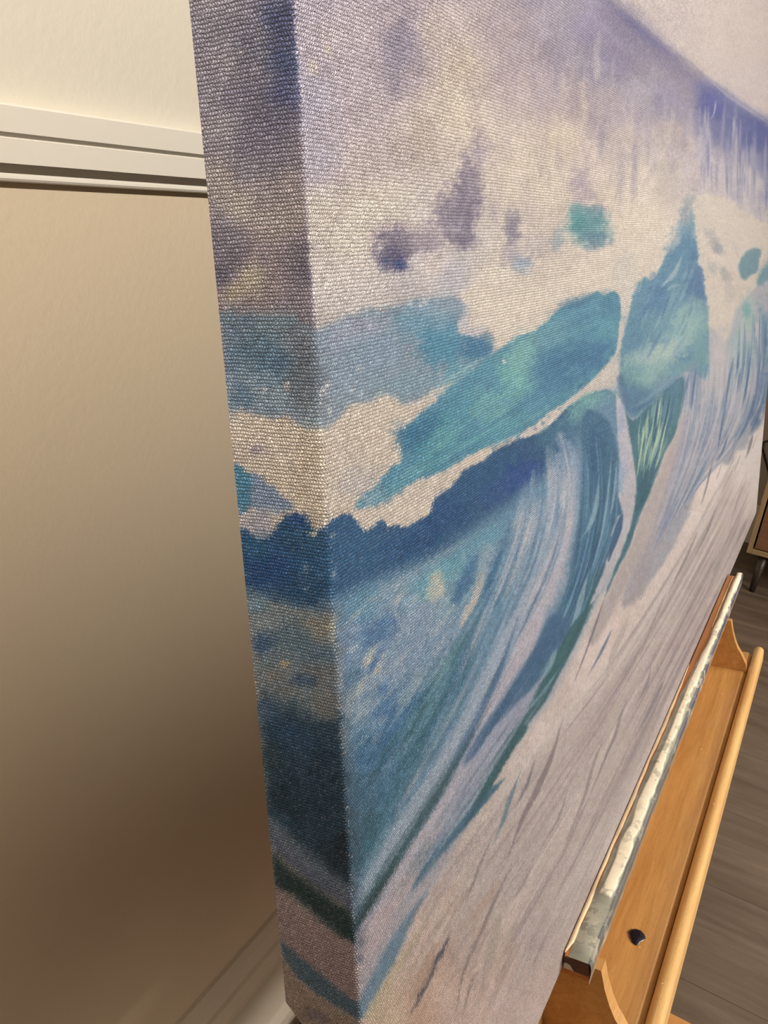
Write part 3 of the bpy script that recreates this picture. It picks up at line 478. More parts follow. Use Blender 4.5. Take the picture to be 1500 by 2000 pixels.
# --- strokes over the pale foreground
fore=[([(1180,1170),(1160,1230),(1138,1290),(1122,1330)],[1.6,1.4],(116,108,122)),([(1195,1230),(1176,1270),(1160,1300),(1148,1320)],[3,2.4,1],(110,126,160)),([(1362,1040),(1340,1090),(1320,1130),(1306,1160)],[2.2,2.6,1.4],(160,148,150)),([(1400,990),(1380,1040),(1360,1080)],[1.2,1.4],(140,130,134)),([(1392,900),(1380,950),(1370,985)],[1.4,1.2],(112,106,116)),([(1410,905),(1400,935)],[1.4],(110,104,114)),([(1470,850),(1462,880),(1456,895)],[3.5,1.5],(128,122,130)),([(1478,850),(1470,875)],[2],(140,132,138)),([(1446,890),(1434,920)],[2.4],(140,130,136)),([(1436,870),(1424,900)],[2],(110,116,136)),
 ([(1300,1160),(1270,1230),(1250,1280)],[2,2.4],(178,164,162)),([(1300,1320),(1282,1360),(1262,1400),(1240,1440)],[2,4.5,3,1],(156,144,150)),([(1272,1300),(1262,1340),(1240,1380)],[2,3,1],(170,156,158)),([(1225,1365),(1212,1400),(1200,1440),(1180,1480)],[1.6,3,3],(164,150,154)),([(1330,1240),(1310,1290),(1290,1330)],[1.5,2],(176,164,164)),([(1414,1080),(1400,1110),(1384,1150)],[3,4,2],(182,170,168)),([(1376,1150),(1362,1180)],[1.5],(160,148,150)),([(1430,1010),(1424,1040)],[4],(186,174,172)),([(1450,950),(1440,980),(1428,1020)],[1.2],(178,166,166)),
 ([(1100,1400),(1080,1470),(1050,1540),(1020,1600),(990,1680)],[2,4,6,4,2],(148,132,136)),([(1046,1480),(1030,1530),(1006,1580)],[1.4,3,1.2],(140,130,142)),([(1018,1505),(996,1560),(980,1610),(962,1650)],[1,4,4,1],(106,142,156)),([(960,1640),(945,1670),(930,1710),(910,1760)],[2,2.4,1.4],(150,136,138)),([(1180,1440),(1160,1490),(1140,1560),(1110,1630)],[2.4,3,2],(170,156,156)),([(1200,1440),(1170,1510),(1150,1560)],[2,1],(150,138,146)),([(1110,1540),(1090,1600),(1060,1650)],[1.5,2.5,1],(172,158,156)),([(1000,1690),(970,1750),(940,1820),(905,1900),(890,1990)],[3,4,3,3],(160,142,134)),([(882,1816),(868,1850),(850,1880),(830,1925),(800,1985)],[1.5,5,6,5,4],(76,80,96)),([(876,1830),(866,1852)],[3.4],(104,90,128)),([(838,1740),(815,1775),(790,1820)],[2,3],(140,150,164)),([(940,1890),(920,1920),(905,1980)],[1.4,2.2,2],(150,134,128)),([(1150,1560),(1120,1620),(1090,1690)],[3,5,3],(180,166,162)),([(1040,1690),(1020,1730),(1000,1760)],[3],(178,164,160)),([(1230,1200),(1200,1270),(1180,1330)],[5,6,3],(212,198,188)),([(980,1780),(960,1850),(940,1920)],[8,10,8],(200,184,172)),([(850,1840),(830,1900),(800,1960)],[8,12,10],(202,172,152))]
FG = ([(1440,860),(1350,1040),(1200,1280),(1040,1480),(860,1720),(760,1900)],[(1478,1000),(1420,1130),(1300,1380),(1180,1660),(1080,1880),(1040,2000)])
fan(*FG,150,[(238,225,216),(202,186,180),(232,216,206),(192,176,172)],(5,14),(.15,.4),(.15,.4),12,8)
fan(*FG,380,[(240,226,216),(190,172,168),(224,208,198),(164,150,150),(204,188,184),(230,214,202),(150,136,140)],(.8,3.4),(.12,.5),(.06,.26),14,1.4)
fan([(940,1650),(840,1790),(740,1960)],[(1040,1800),(980,1920),(940,2020)],60,[(206,176,156),(172,154,146),(200,186,176)],(2,6),(.2,.4),(.15,.4),13,3)
for p,w,c in fore: stroke(p,w,c,.8,1.6,.3,.35)
for x,y in [(1143,1300),(1205,1266),(1130,1350)]: blob(x,y,1.6,2.4,(226,214,204),.9)

# --- left side face, lower half; dark coats deepened to hold its shade
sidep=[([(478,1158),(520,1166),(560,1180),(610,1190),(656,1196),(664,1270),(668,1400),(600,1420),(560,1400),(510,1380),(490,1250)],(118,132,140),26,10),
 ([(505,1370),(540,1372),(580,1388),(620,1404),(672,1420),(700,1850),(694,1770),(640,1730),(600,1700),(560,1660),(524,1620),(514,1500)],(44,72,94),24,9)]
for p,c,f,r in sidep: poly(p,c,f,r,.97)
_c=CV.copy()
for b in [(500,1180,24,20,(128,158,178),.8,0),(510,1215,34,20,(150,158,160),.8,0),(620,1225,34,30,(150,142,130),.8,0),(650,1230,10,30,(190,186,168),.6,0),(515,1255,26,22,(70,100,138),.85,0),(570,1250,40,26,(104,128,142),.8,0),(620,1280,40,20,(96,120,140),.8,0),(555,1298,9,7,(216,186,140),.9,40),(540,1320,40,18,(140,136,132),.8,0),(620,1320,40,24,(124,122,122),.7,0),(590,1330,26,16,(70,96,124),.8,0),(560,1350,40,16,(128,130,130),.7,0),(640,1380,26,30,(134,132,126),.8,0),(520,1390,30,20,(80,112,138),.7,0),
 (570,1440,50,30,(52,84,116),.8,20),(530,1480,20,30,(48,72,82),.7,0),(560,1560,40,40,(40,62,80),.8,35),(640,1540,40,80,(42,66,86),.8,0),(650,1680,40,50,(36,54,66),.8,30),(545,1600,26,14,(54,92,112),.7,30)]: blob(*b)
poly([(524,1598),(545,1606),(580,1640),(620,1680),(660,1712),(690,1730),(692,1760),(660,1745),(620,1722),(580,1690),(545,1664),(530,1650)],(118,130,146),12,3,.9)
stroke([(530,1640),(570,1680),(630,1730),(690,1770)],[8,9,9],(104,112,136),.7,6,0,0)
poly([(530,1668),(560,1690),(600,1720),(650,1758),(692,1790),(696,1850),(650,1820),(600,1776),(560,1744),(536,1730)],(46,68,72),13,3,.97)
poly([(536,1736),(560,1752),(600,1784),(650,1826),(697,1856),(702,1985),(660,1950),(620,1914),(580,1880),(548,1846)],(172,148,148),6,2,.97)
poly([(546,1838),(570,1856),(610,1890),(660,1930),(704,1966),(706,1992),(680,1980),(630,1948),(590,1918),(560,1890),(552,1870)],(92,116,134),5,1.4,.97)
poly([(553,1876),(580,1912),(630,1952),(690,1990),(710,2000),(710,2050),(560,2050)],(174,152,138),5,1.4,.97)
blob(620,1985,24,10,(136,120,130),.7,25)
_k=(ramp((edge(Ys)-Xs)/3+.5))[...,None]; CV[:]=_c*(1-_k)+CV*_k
for x,y in [(492,140),(503,132),(512,108),(470,100),(524,380),(560,760),(562,752),(520,760)]: blob(x,y,4,4,(212,200,190),.7)
# worn threads along the corner
for y in np.arange(0,1990,3.5):
    x=edge(y)+rng.normal(0,1.6); g=rng.random()
    if y>1000 and g<.5 or g<.12: blob(x+1.5,y,1.8,1.8,(208,200,190),.25+.5*rng.random()*(1 if y>1000 else .5))
CV += NZ[...,None]*7
_l = CV @ np.array([.3, .59, .11], np.float32)
_v = np.clip((np.minimum(CV[..., 0], CV[..., 2]) - CV[..., 1]) / 14, 0, 1)             # violets are greyed off
CV[:] = _l[..., None] + (CV - _l[..., None]) * (SAT * (1 - .34 * _v - .13 * np.clip((CV[..., 2] - CV[..., 0]) / 60, 0, 1)))[..., None]
# the wrapped edge: light balance put into the paint, darker above, brighter below
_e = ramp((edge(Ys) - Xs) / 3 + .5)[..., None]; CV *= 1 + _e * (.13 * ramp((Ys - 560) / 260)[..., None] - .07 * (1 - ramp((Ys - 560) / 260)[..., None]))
np.clip(CV,4,250,CV)

PAINT_WHITE = (1.22, 1.11, .95); BUMP = 1.0; HOLE = 1.9
# ------------------------------------------------------------------ the room
WY, X0R, X1R, YF = 0.3607, -3.0, 2.65, -2.6
def struct(o): o['kind'] = 'structure'; return o
RAILZ = .9196
wb = struct(obj('wall_back', [(X0R, WY, 0), (X1R, WY, 0), (X1R, WY, .90), (X0R, WY, .90), (X1R, WY, CEIL), (X0R, WY, CEIL)] + [(X0R, WY + .1, 0), (X1R, WY + .1, 0), (X1R, WY + .1, CEIL), (X0R, WY + .1, CEIL)],
    [(0, 1, 2, 3), (3, 2, 4, 5), (6, 9, 8, 7), (0, 6, 7, 1), (5, 4, 8, 9)], M['upper']))
wb.data.materials.append(M['lower'])
for p in wb.data.polygons:
    if p.center.z < .5 and p.center.y < WY + .01: p.material_index = 1
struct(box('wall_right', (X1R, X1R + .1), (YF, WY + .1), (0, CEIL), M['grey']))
struct(box('wall_left', (X0R - .1, X0R), (YF, WY + .1), (0, CEIL), M['room']))
struct(box('wall_front', (X0R - .1, X1R + .1), (YF - .1, YF), (0, CEIL), M['room']))
struct(box('ceiling', (X0R - .1, X1R + .1), (YF - .1, WY + .1), (CEIL, CEIL + .1), M['ceil']))
# chair rail
P = lambda *a: [(WY - p, z) for p, z in a]
struct(prism('trim_1', P((0, .9196), (.0100, .9196), (.0110, .9187), (.0110, .9078), (.0082, .9076), (.0082, .9052), (.0104, .9050), (.0104, .8947), (.0040, .8944), (.0036, .8925), (.0040, .8905), (.0052, .8892), (.0055, .8880), (.0048, .8869), (.002, .8862), (0, .8860)), X0R, X1R - .0005, M['trim']))
# skirting board
struct(prism('baseboard_back', P((0, .174), (.004, .173), (.0065, .160), (.010, .152), (.0115, .148), (.0115, .138), (.0165, .126), (.0175, .120), (.0175, .042), (.0185, .040), (.026, .034), (.030, .022), (.031, 0), (0, 0)), X0R, X1R - .0005, M['skirt']))
struct(box('baseboard_right', (X1R - .015, X1R), (YF, WY - .032), (0, .12), M['skirt']))

# floor boards
fl = struct(box('floor', (X0R - .1, X1R + .1), (YF - .1, WY + .1), (-.06, -.012), M['gap']))
def plank_mat():
    m, nt, b = new_mat('grey_brown_laminate')
    oi = nt.nodes.new('ShaderNodeObjectInfo')
    tc = nt.nodes.new('ShaderNodeTexCoord'); ad = nt.nodes.new('ShaderNodeVectorMath'); ad.operation = 'ADD'
    nt.links.new(tc.outputs['Object'], ad.inputs[0])
    sc_ = nt.nodes.new('ShaderNodeVectorMath'); sc_.operation = 'SCALE'; sc_.inputs[0].default_value = (31, 17, 5); nt.links.new(oi.outputs['Random'], sc_.inputs['Scale']); nt.links.new(sc_.outputs[0], ad.inputs[1])
    mp = nt.nodes.new('ShaderNodeMapping'); mp.inputs['Scale'].default_value = (16, 2.2, 10); nt.links.new(ad.outputs[0], mp.inputs[0])
    n = node(nt, 'ShaderNodeTexNoise', Scale=1.0, Detail=6.0, Roughness=.62, Distortion=1.2); nt.links.new(mp.outputs[0], n.inputs['Vector'])
    mp2 = nt.nodes.new('ShaderNodeMapping'); mp2.inputs['Scale'].default_value = (120, 7, 10); nt.links.new(ad.outputs[0], mp2.inputs[0])
    n2 = node(nt, 'ShaderNodeTexNoise', Scale=1.0, Detail=3.0); nt.links.new(mp2.outputs[0], n2.inputs['Vector'])
    f = mth(nt, 'ADD', mth(nt, 'MULTIPLY', n.outputs[0], .75), mth(nt, 'MULTIPLY', n2.outputs[0], .25))
    f = mth(nt, 'ADD', f, mth(nt, 'MULTIPLY', mth(nt, 'SUBTRACT', oi.outputs['Random'], .5), .18))
    nt.links.new(ramp_node(nt, f, [(.28, lin((66, 55, 47))), (.5, lin((88, 76, 67))), (.75, lin((108, 96, 86)))]), b.inputs['Base Color'])
    b.inputs['Roughness'].default_value = .42
    bp = node(nt, 'ShaderNodeBump', Strength=.2, Distance=.0005); nt.links.new(f, bp.inputs['Height']); nt.links.new(bp.outputs[0], b.inputs['Normal'])
    return m
M['plank'] = plank_mat()
PW, PL = .19, 1.28
pm = None; i = 0; xk = 1.112 - PW * 18
while xk < X1R:
    y0 = WY - (.31 * i % 1) * PL
    yy = y0 + PL * .001
    ys = [WY]
    while y0 > YF: ys.append(y0); y0 -= PL
    ys.append(YF)
    for a, b_ in zip(ys[:-1], ys[1:]):
        if a - b_ < .03: continue
        xa, xb = max(xk, X0R), min(xk + PW, X1R)
        if xb - xa < .02: continue
        L, Wd = a - b_, xb - xa
        if abs(L - PL) < 1e-6 and abs(Wd - PW) < 1e-6:
            if pm is None:
                o = box('plank', (-PW / 2 + .0002, PW / 2 - .0002), (-PL / 2 + .0002, PL / 2 - .0002), (-.012, 0), M['plank'], None, .0006); pm = o.data
            else:
                o = bpy.data.objects.new('plank', pm); COL.objects.link(o)
        else:
            o = box('plank', (-Wd / 2 + .0002, Wd / 2 - .0002), (-L / 2 + .0002, L / 2 - .0002), (-.012, 0), M['plank'], None, .0006)
        o.location = ((xa + xb) / 2, (a + b_) / 2, 0); o.parent = fl
    xk += PW; i += 1

# ceiling lamps
gm, gnt, gb = new_mat('lamp_glass'); gb.inputs['Emission Color'].default_value = (*WARM, 1); gb.inputs['Emission Strength'].default_value = 6; gb.inputs['Base Color'].default_value = (.9, .9, .85, 1)
for (lx, ly, watts, rad), lo, lab in zip(LAMPS, lamp_lights, ('recessed ceiling lamp out in the room, on the side away from the cabinet', 'recessed ceiling lamp out in the room, on the side with the cabinet')):
    t = empty('ceiling_lamp', (lx, ly, CEIL), lab, 'lamp')
    n = 32; vs_ = []; fs = []
    for k in range(n):
        a = 2 * math.pi * k / n
        for r_, z_ in ((rad + .025, 0), (rad + .022, -.010), (rad + .004, -.012), (rad, -.004)): vs_.append((lx + r_ * math.cos(a), ly + r_ * math.sin(a), CEIL + z_))
    for k in range(n):
        for j in range(3): fs.append((4 * k + j, 4 * ((k + 1) % n) + j, 4 * ((k + 1) % n) + j + 1, 4 * k + j + 1))
    obj('ring', vs_, fs, M['white'], t, True)
    vs_ = [(lx + rad * math.cos(2 * math.pi * k / n), ly + rad * math.sin(2 * math.pi * k / n), CEIL - .004) for k in range(n)]
    obj('lens', vs_, [tuple(range(n))], gm, t)
    lo.parent = t; lo.location = (0, 0, -.022)

sl = empty('added_spotlight', (SPOT_AT.x, SPOT_AT.y, CEIL), 'white adjustable spotlight on the ceiling turned to the wall beside the easel', 'spotlight')
def lathe(name, a, b, prof, mat, parent, n=28):           # prof: (distance along a->b, radius)
    a, b = Vector(a), Vector(b); ax_ = (b - a).normalized(); s_ = ax_.orthogonal().normalized(); t_ = ax_.cross(s_)
    vs_ = [a + ax_ * d + (s_ * math.cos(2 * math.pi * k / n) + t_ * math.sin(2 * math.pi * k / n)) * r_ for d, r_ in prof for k in range(n)]
    fs = [(j * n + k, j * n + (k + 1) % n, (j + 1) * n + (k + 1) % n, (j + 1) * n + k) for j in range(len(prof) - 1) for k in range(n)]
    return obj(name, vs_, fs, mat, parent, True)
lathe('base', (SPOT_AT.x, SPOT_AT.y, CEIL), (SPOT_AT.x, SPOT_AT.y, 0), [(0, .001), (0, .05), (.018, .05), (.022, .045), (.022, .001)], M['white'], sl)
dirn = (SPOT_TO - SPOT_AT).normalized(); tailp = SPOT_AT - dirn * .075
lathe('arm', (SPOT_AT.x, SPOT_AT.y, CEIL - .02), tailp, [(0, .008), ((tailp - Vector((SPOT_AT.x, SPOT_AT.y, CEIL - .02))).length, .008)], M['white'], sl)
lathe('head', SPOT_AT - dirn * .12, SPOT_AT, [(0, .001), (0, .045), (.01, .056), (.11, .060), (.11, .057), (.05, .054), (.05, .001)], M['white'], sl)
so.parent = sl; so.location = SPOT_AT - Vector((SPOT_AT.x, SPOT_AT.y, CEIL))

# added unseen floor lamp, its globe brightening the lower painting and tray
FLX, FLY, FLZ, FLR = 1.05, -1.55, 1.05, .13
fl_ = empty('added_floor_lamp', (FLX, FLY, 0), 'slim black floor lamp with a frosted globe standing in front of the painting', 'lamp')
lathe('base', (FLX, FLY, 0), (FLX, FLY, 1), [(0, .001), (0, .14), (.012, .14), (.02, .12), (.024, .012), (.024, .001)], M['dark'], fl_)
lathe('pole', (FLX, FLY, .02), (FLX, FLY, 2), [(0, .009), (FLZ - FLR - .04, .009), (FLZ - FLR - .038, .03), (FLZ - FLR + .003 - .02, .034)], M['dark'], fl_)
em, ent, eb = new_mat('added_globe_glow'); eb.inputs['Base Color'].default_value = (.9, .88, .82, 1); eb.inputs['Emission Color'].default_value = (*WARM, 1); eb.inputs['Emission Strength'].default_value = 120
lathe('globe', (FLX, FLY, FLZ - FLR), (FLX, FLY, 3), [(FLR - FLR * math.cos(math.pi * k / 18), max(.001, FLR * math.sin(math.pi * k / 18))) for k in range(19)], em, fl_)

# ------------------------------------------------------------------ the canvas
X0, X1, YC, DEP, UB, UT, RC = 0.22769, 1.78511, 0.15163, 0.038, -0.5292, 0.487, .0022
def steps(a, b, f):
    out = [a]
    while out[-1] < b: out.append(out[-1] + f(out[-1]))
    out[-1] = b; return out
cols = []                          # path points (x, y, arclength)
nS = 90
for k in range(nS): cols.append((X0, YC + DEP - (DEP - RC) * k / nS))
for k in range(9):
    a = math.pi / 2 * k / 8; cols.append((X0 + RC - RC * math.cos(a), YC + RC - RC * math.sin(a)))
cols += [(x, YC) for x in steps(X0 + RC, X1 - RC, lambda x: .00045 * (x / .2277) ** 1.45)[1:]]
for k in range(1, 7):
    a = math.pi / 2 * k / 6; cols.append((X1 - RC + RC * math.sin(a), YC + RC - RC * math.cos(a)))
cols += [(X1, YC + RC + (DEP - RC) * k / 4) for k in range(1, 5)]
cols = np.array(cols); arc = np.r_[0, np.cumsum(np.hypot(*np.diff(cols, axis=0).T))]
us = np.array(steps(UB, -.33, lambda u: .0011)[:-1] + steps(-.33, .12, lambda u: .00062)[:-1] + steps(.12, UT, lambda u: .0012))
nc, nr = len(cols), len(us)
CX = np.repeat(cols[None, :, 0], nr, 0); CY = np.repeat(cols[None, :, 1], nr, 0); CU = np.repeat(us[:, None], nc, 1); CS = np.repeat(arc[None, :], nr, 0)
# near the foot of the left side the wrap turns in a little (folded corner)
turn = np.clip((-.3095 - CU) / .010, 0, 1) * .009
left = np.clip((X0 + RC * .5 - CX) / (RC * .5), 0, 1) * np.clip((CY - YC - RC) / (DEP - RC), 0, 1)
CY = CY - turn * left
# drawing-sheet coordinates of every canvas vertex (sheet = the canvas drawn in perspective, see `painter`)
Pv = np.stack([CX, CY, CU], -1)
zz = Pv @ _fw; SXc = 750 + FPX * (Pv @ _cx) / zz; SYc = 1000 - FPX * (Pv @ _cy) / zz
_j = np.random.default_rng(5); _q = np.interp(CX, [.23, .27, .36, .55], [2.6, 2.2, 1.1, .3]); SXc = SXc + _q * _j.normal(0, 1, SXc.shape); SYc = SYc + _q * _j.normal(0, 1, SYc.shape)       # paint bleeds a thread or so
fx = np.clip(SXc - SX0, 0, SW - 1.01); fy = np.clip(SYc - SY0, 0, SH - 1.01)
xi = fx.astype(int); yi = fy.astype(int); ax = (fx - xi)[..., None]; ay = (fy - yi)[..., None]
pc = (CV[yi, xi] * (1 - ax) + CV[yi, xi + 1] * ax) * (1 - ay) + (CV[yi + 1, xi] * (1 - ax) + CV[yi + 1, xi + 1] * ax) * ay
# above the sheet the sky goes on, down to the level horizon
_up = ramp((20 - SYc) / 70)[..., None]; _hz = .1385 + .027 * (CX - .535)
_nz = NB[(np.abs(CX * 900).astype(int) * 1) % SH, (np.abs(CU * 900).astype(int)) % SW][..., None] * 8
_sea = np.array([176, 162, 170]) + (np.array([124, 118, 152]) - np.array([176, 162, 170])) * ramp((CU - _hz + .05) / .05)[..., None]
_ext = _sea + (np.array([211, 197, 189]) - _sea) * ramp((CU - _hz) / .008 + .5)[..., None] + _nz
pc = pc * (1 - _up) + _ext * _up
pc = pc / 255; pl = np.where(pc <= .04045, pc / 12.92, ((pc + .055) / 1.055) ** 2.4)
pl = np.clip(pl / np.array(PAINT_WHITE), .004, .92)
W3 = np.stack([CX, CY * math.cos(LEAN) + CU * math.sin(LEAN), -CY * math.sin(LEAN) + CU * math.cos(LEAN) + CAMH], -1)
base = lean((X0 + X1) / 2, YC + DEP / 2, UB)
painting = empty('canvas_painting', base, 'large seascape canvas of a breaking turquoise wave, leaning on the wooden easel', 'painting')
ii = np.arange(nr * nc).reshape(nr, nc)
quads = np.stack([ii[:-1, :-1], ii[:-1, 1:], ii[1:, 1:], ii[1:, :-1]], -1).reshape(-1, 4)
co = (W3 - np.array(base)).reshape(-1, 3).astype(np.float32)
def grid_mesh(name, co, quads, uv, colr):
    me = bpy.data.meshes.new(name); me.vertices.add(len(co)); me.vertices.foreach_set('co', co.ravel())
    me.loops.add(quads.size); me.loops.foreach_set('vertex_index', quads.ravel().astype(np.int32))
    me.polygons.add(len(quads)); me.polygons.foreach_set('loop_start', np.arange(0, quads.size, 4, dtype=np.int32)); me.polygons.foreach_set('loop_total', np.full(len(quads), 4, np.int32))
    me.polygons.foreach_set('use_smooth', np.ones(len(quads), bool)); me.update(calc_edges=True)
    ca = me.color_attributes.new('paint', 'FLOAT_COLOR', 'POINT'); ca.data.foreach_set('color', np.c_[colr, np.ones(len(colr))].astype(np.float32).ravel())
    ul = me.uv_layers.new(name='weave'); ul.data.foreach_set('uv', uv[quads.ravel()].astype(np.float32).ravel())
    return me
# folds over the top and bottom edges
def fold(row, u):
    sel = np.arange(0, nc, 6); a = W3[row, sel]; n_ = len(sel)
    b_ = np.array([tuple(lean(x, YC + DEP, u)) for x in CX[row, sel]])
    return np.vstack([a, b_]), np.stack([np.arange(n_ - 1), np.arange(1, n_), n_ + np.arange(1, n_), n_ + np.arange(n_ - 1)], -1), np.vstack([pl[row, sel]] * 2), np.vstack([np.c_[arc[sel], np.zeros(n_)], np.c_[arc[sel], np.full(n_, DEP)]])
allc, allq, allp, allu = [co], [quads], [pl.reshape(-1, 3)], [np.stack([CS, CU], -1).reshape(-1, 2)]
for row, u in ((0, UB), (nr - 1, UT)):
    a, q, c_, uv_ = fold(row, u); off = sum(len(k) for k in allc)
    allc.append((a - np.array(base)).astype(np.float32)); allq.append(q + off); allp.append(c_); allu.append(uv_)
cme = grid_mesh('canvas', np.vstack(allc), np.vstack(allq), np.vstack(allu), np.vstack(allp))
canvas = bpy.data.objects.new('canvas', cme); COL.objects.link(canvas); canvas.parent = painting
canvas['label'] = 'painted woven canvas wrapped round the stretcher edge'
def canvas_mat():
    m, nt, b = new_mat('painted_woven_canvas')
    at = nt.nodes.new('ShaderNodeAttribute'); at.attribute_name = 'paint'
    uv = nt.nodes.new('ShaderNodeUVMap'); uv.uv_map = 'weave'
    # wobble of the threads
    nz = node(nt, 'ShaderNodeTexNoise', Scale=260.0, Detail=2.0); nt.links.new(uv.outputs[0], nz.inputs['Vector'])
    wob = nt.nodes.new('ShaderNodeVectorMath'); wob.operation = 'MULTIPLY_ADD'
    sb = nt.nodes.new('ShaderNodeVectorMath'); sb.operation = 'SUBTRACT'; sb.inputs[1].default_value = (.5, .5, .5); nt.links.new(nz.outputs['Color'], sb.inputs[0])
    nt.links.new(sb.outputs[0], wob.inputs[0]); wob.inputs[1].default_value = (.0014, .0010, 0)
    nzb = node(nt, 'ShaderNodeTexNoise', Scale=900.0, Detail=1.0); nt.links.new(uv.outputs[0], nzb.inputs['Vector'])
    sb2 = nt.nodes.new('ShaderNodeVectorMath'); sb2.operation = 'SUBTRACT'; sb2.inputs[1].default_value = (.5, .5, .5); nt.links.new(nzb.outputs['Color'], sb2.inputs[0])
    wb2 = nt.nodes.new('ShaderNodeVectorMath'); wb2.operation = 'MULTIPLY_ADD'; nt.links.new(sb2.outputs[0], wb2.inputs[0]); wb2.inputs[1].default_value = (.0011, .0007, 0)
    nt.links.new(uv.outputs[0], wb2.inputs[2]); nt.links.new(wb2.outputs[0], wob.inputs[2])
    sp = nt.nodes.new('ShaderNodeSeparateXYZ'); nt.links.new(wob.outputs[0], sp.inputs[0])
    PX, PY = .00112, .00128        # thread pitch
    row = mth(nt, 'DIVIDE', sp.outputs[1], PY); colm = mth(nt, 'DIVIDE', sp.outputs[0], PX)
    # plain weave: every second stitch shifted by half, stitches slanting slightly
    rowi = mth(nt, 'FLOOR', row); par = mth(nt, 'MULTIPLY', mth(nt, 'MODULO', mth(nt, 'ADD', rowi, 4000), 2), .5)
    fr = mth(nt, 'SUBTRACT', row, rowi)
    zig = mth(nt, 'MULTIPLY', mth(nt, 'ABSOLUTE', mth(nt, 'SUBTRACT', fr, .5)), 1.1)       # slanting, slightly hooked stitches
    cs = mth(nt, 'ADD', mth(nt, 'ADD', colm, par), mth(nt, 'ADD', mth(nt, 'MULTIPLY', fr, -.75), zig))
    ci = mth(nt, 'FLOOR', cs); fc = mth(nt, 'SUBTRACT', cs, ci)
    hr = mth(nt, 'POWER', mth(nt, 'SINE', mth(nt, 'MULTIPLY', fr, math.pi)), .7)
    hc = mth(nt, 'POWER', mth(nt, 'SINE', mth(nt, 'MULTIPLY', fc, math.pi)), .7)
    h = mth(nt, 'MULTIPLY', mth(nt, 'ADD', mth(nt, 'MULTIPLY', hr, .72), .28), mth(nt, 'ADD', mth(nt, 'MULTIPLY', hc, .9), .1))
    # every stitch took the paint a little differently
    cv = nt.nodes.new('ShaderNodeCombineXYZ'); nt.links.new(ci, cv.inputs[0]); nt.links.new(rowi, cv.inputs[1])
    wn = nt.nodes.new('ShaderNodeTexWhiteNoise'); wn.noise_dimensions = '2D'; nt.links.new(cv.outputs[0], wn.inputs['Vector'])
    fine = node(nt, 'ShaderNodeTexNoise', Scale=2200.0, Detail=2.0); nt.links.new(uv.outputs[0], fine.inputs['Vector'])
    k = mth(nt, 'ADD', mth(nt, 'MULTIPLY', mth(nt, 'SUBTRACT', wn.outputs['Value'], .5), .34), mth(nt, 'MULTIPLY', mth(nt, 'SUBTRACT', fine.outputs[0], .5), .9))
    gain = mth(nt, 'ADD', 1.0, k)
    vm = nt.nodes.new('ShaderNodeVectorMath'); vm.operation = 'SCALE'; nt.links.new(at.outputs['Color'], vm.inputs[0]); nt.links.new(gain, vm.inputs['Scale'])
    # shade painted dark into the pinholes between threads; pale ground shows on some raised threads
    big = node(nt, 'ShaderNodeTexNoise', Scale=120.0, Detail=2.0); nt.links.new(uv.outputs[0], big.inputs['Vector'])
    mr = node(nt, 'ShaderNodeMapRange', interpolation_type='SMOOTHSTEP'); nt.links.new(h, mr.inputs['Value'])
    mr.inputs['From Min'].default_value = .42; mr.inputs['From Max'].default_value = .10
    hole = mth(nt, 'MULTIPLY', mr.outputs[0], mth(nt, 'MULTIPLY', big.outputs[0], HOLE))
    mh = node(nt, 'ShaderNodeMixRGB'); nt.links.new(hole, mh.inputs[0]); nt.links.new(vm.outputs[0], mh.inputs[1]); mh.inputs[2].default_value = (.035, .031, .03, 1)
    tip = mth(nt, 'MULTIPLY', mth(nt, 'GREATER_THAN', wn.outputs['Value'], .82), mth(nt, 'MULTIPLY', mth(nt, 'GREATER_THAN', h, .62), .045))
    mt = node(nt, 'ShaderNodeMixRGB'); nt.links.new(tip, mt.inputs[0]); nt.links.new(mh.outputs[0], mt.inputs[1]); mt.inputs[2].default_value = (.72, .68, .62, 1)
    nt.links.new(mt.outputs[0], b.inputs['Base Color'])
    bp = node(nt, 'ShaderNodeBump', Strength=BUMP, Distance=.0011)
    hh = mth(nt, 'ADD', h, mth(nt, 'MULTIPLY', fine.outputs[0], .35))
    nt.links.new(hh, bp.inputs['Height']); nt.links.new(bp.outputs[0], b.inputs['Normal'])
    b.inputs['Roughness'].default_value = .5; b.inputs['Specular IOR Level'].default_value = .15
    return m
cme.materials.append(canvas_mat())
for nm, xx, uu in (('stretcher_bar', (X0 + .003, X1 - .003), (UB + .003, UB + .05)), ('stretcher_bar', (X0 + .003, X1 - .003), (UT - .05, UT - .003)), ('stretcher_bar', (X0 + .003, X0 + .05), (UB + .0505, UT - .0505)), ('stretcher_bar', (X1 - .05, X1 - .003), (UB + .0505, UT - .0505))):
    box(nm, xx, (YC + .006, YC + DEP - .010), uu, M['stretcher'], painting, .002, lean)

# ------------------------------------------------------------------ the easel
ez = empty('easel', (lean(.95, YC + .07, UB).x, .16, 0), 'beech wood studio easel with tray and paint-caked ledge holding the seascape', 'easel')
ZT = .2 - .8151                    # tray floor in the easel frame
def U(z): return z - .8151
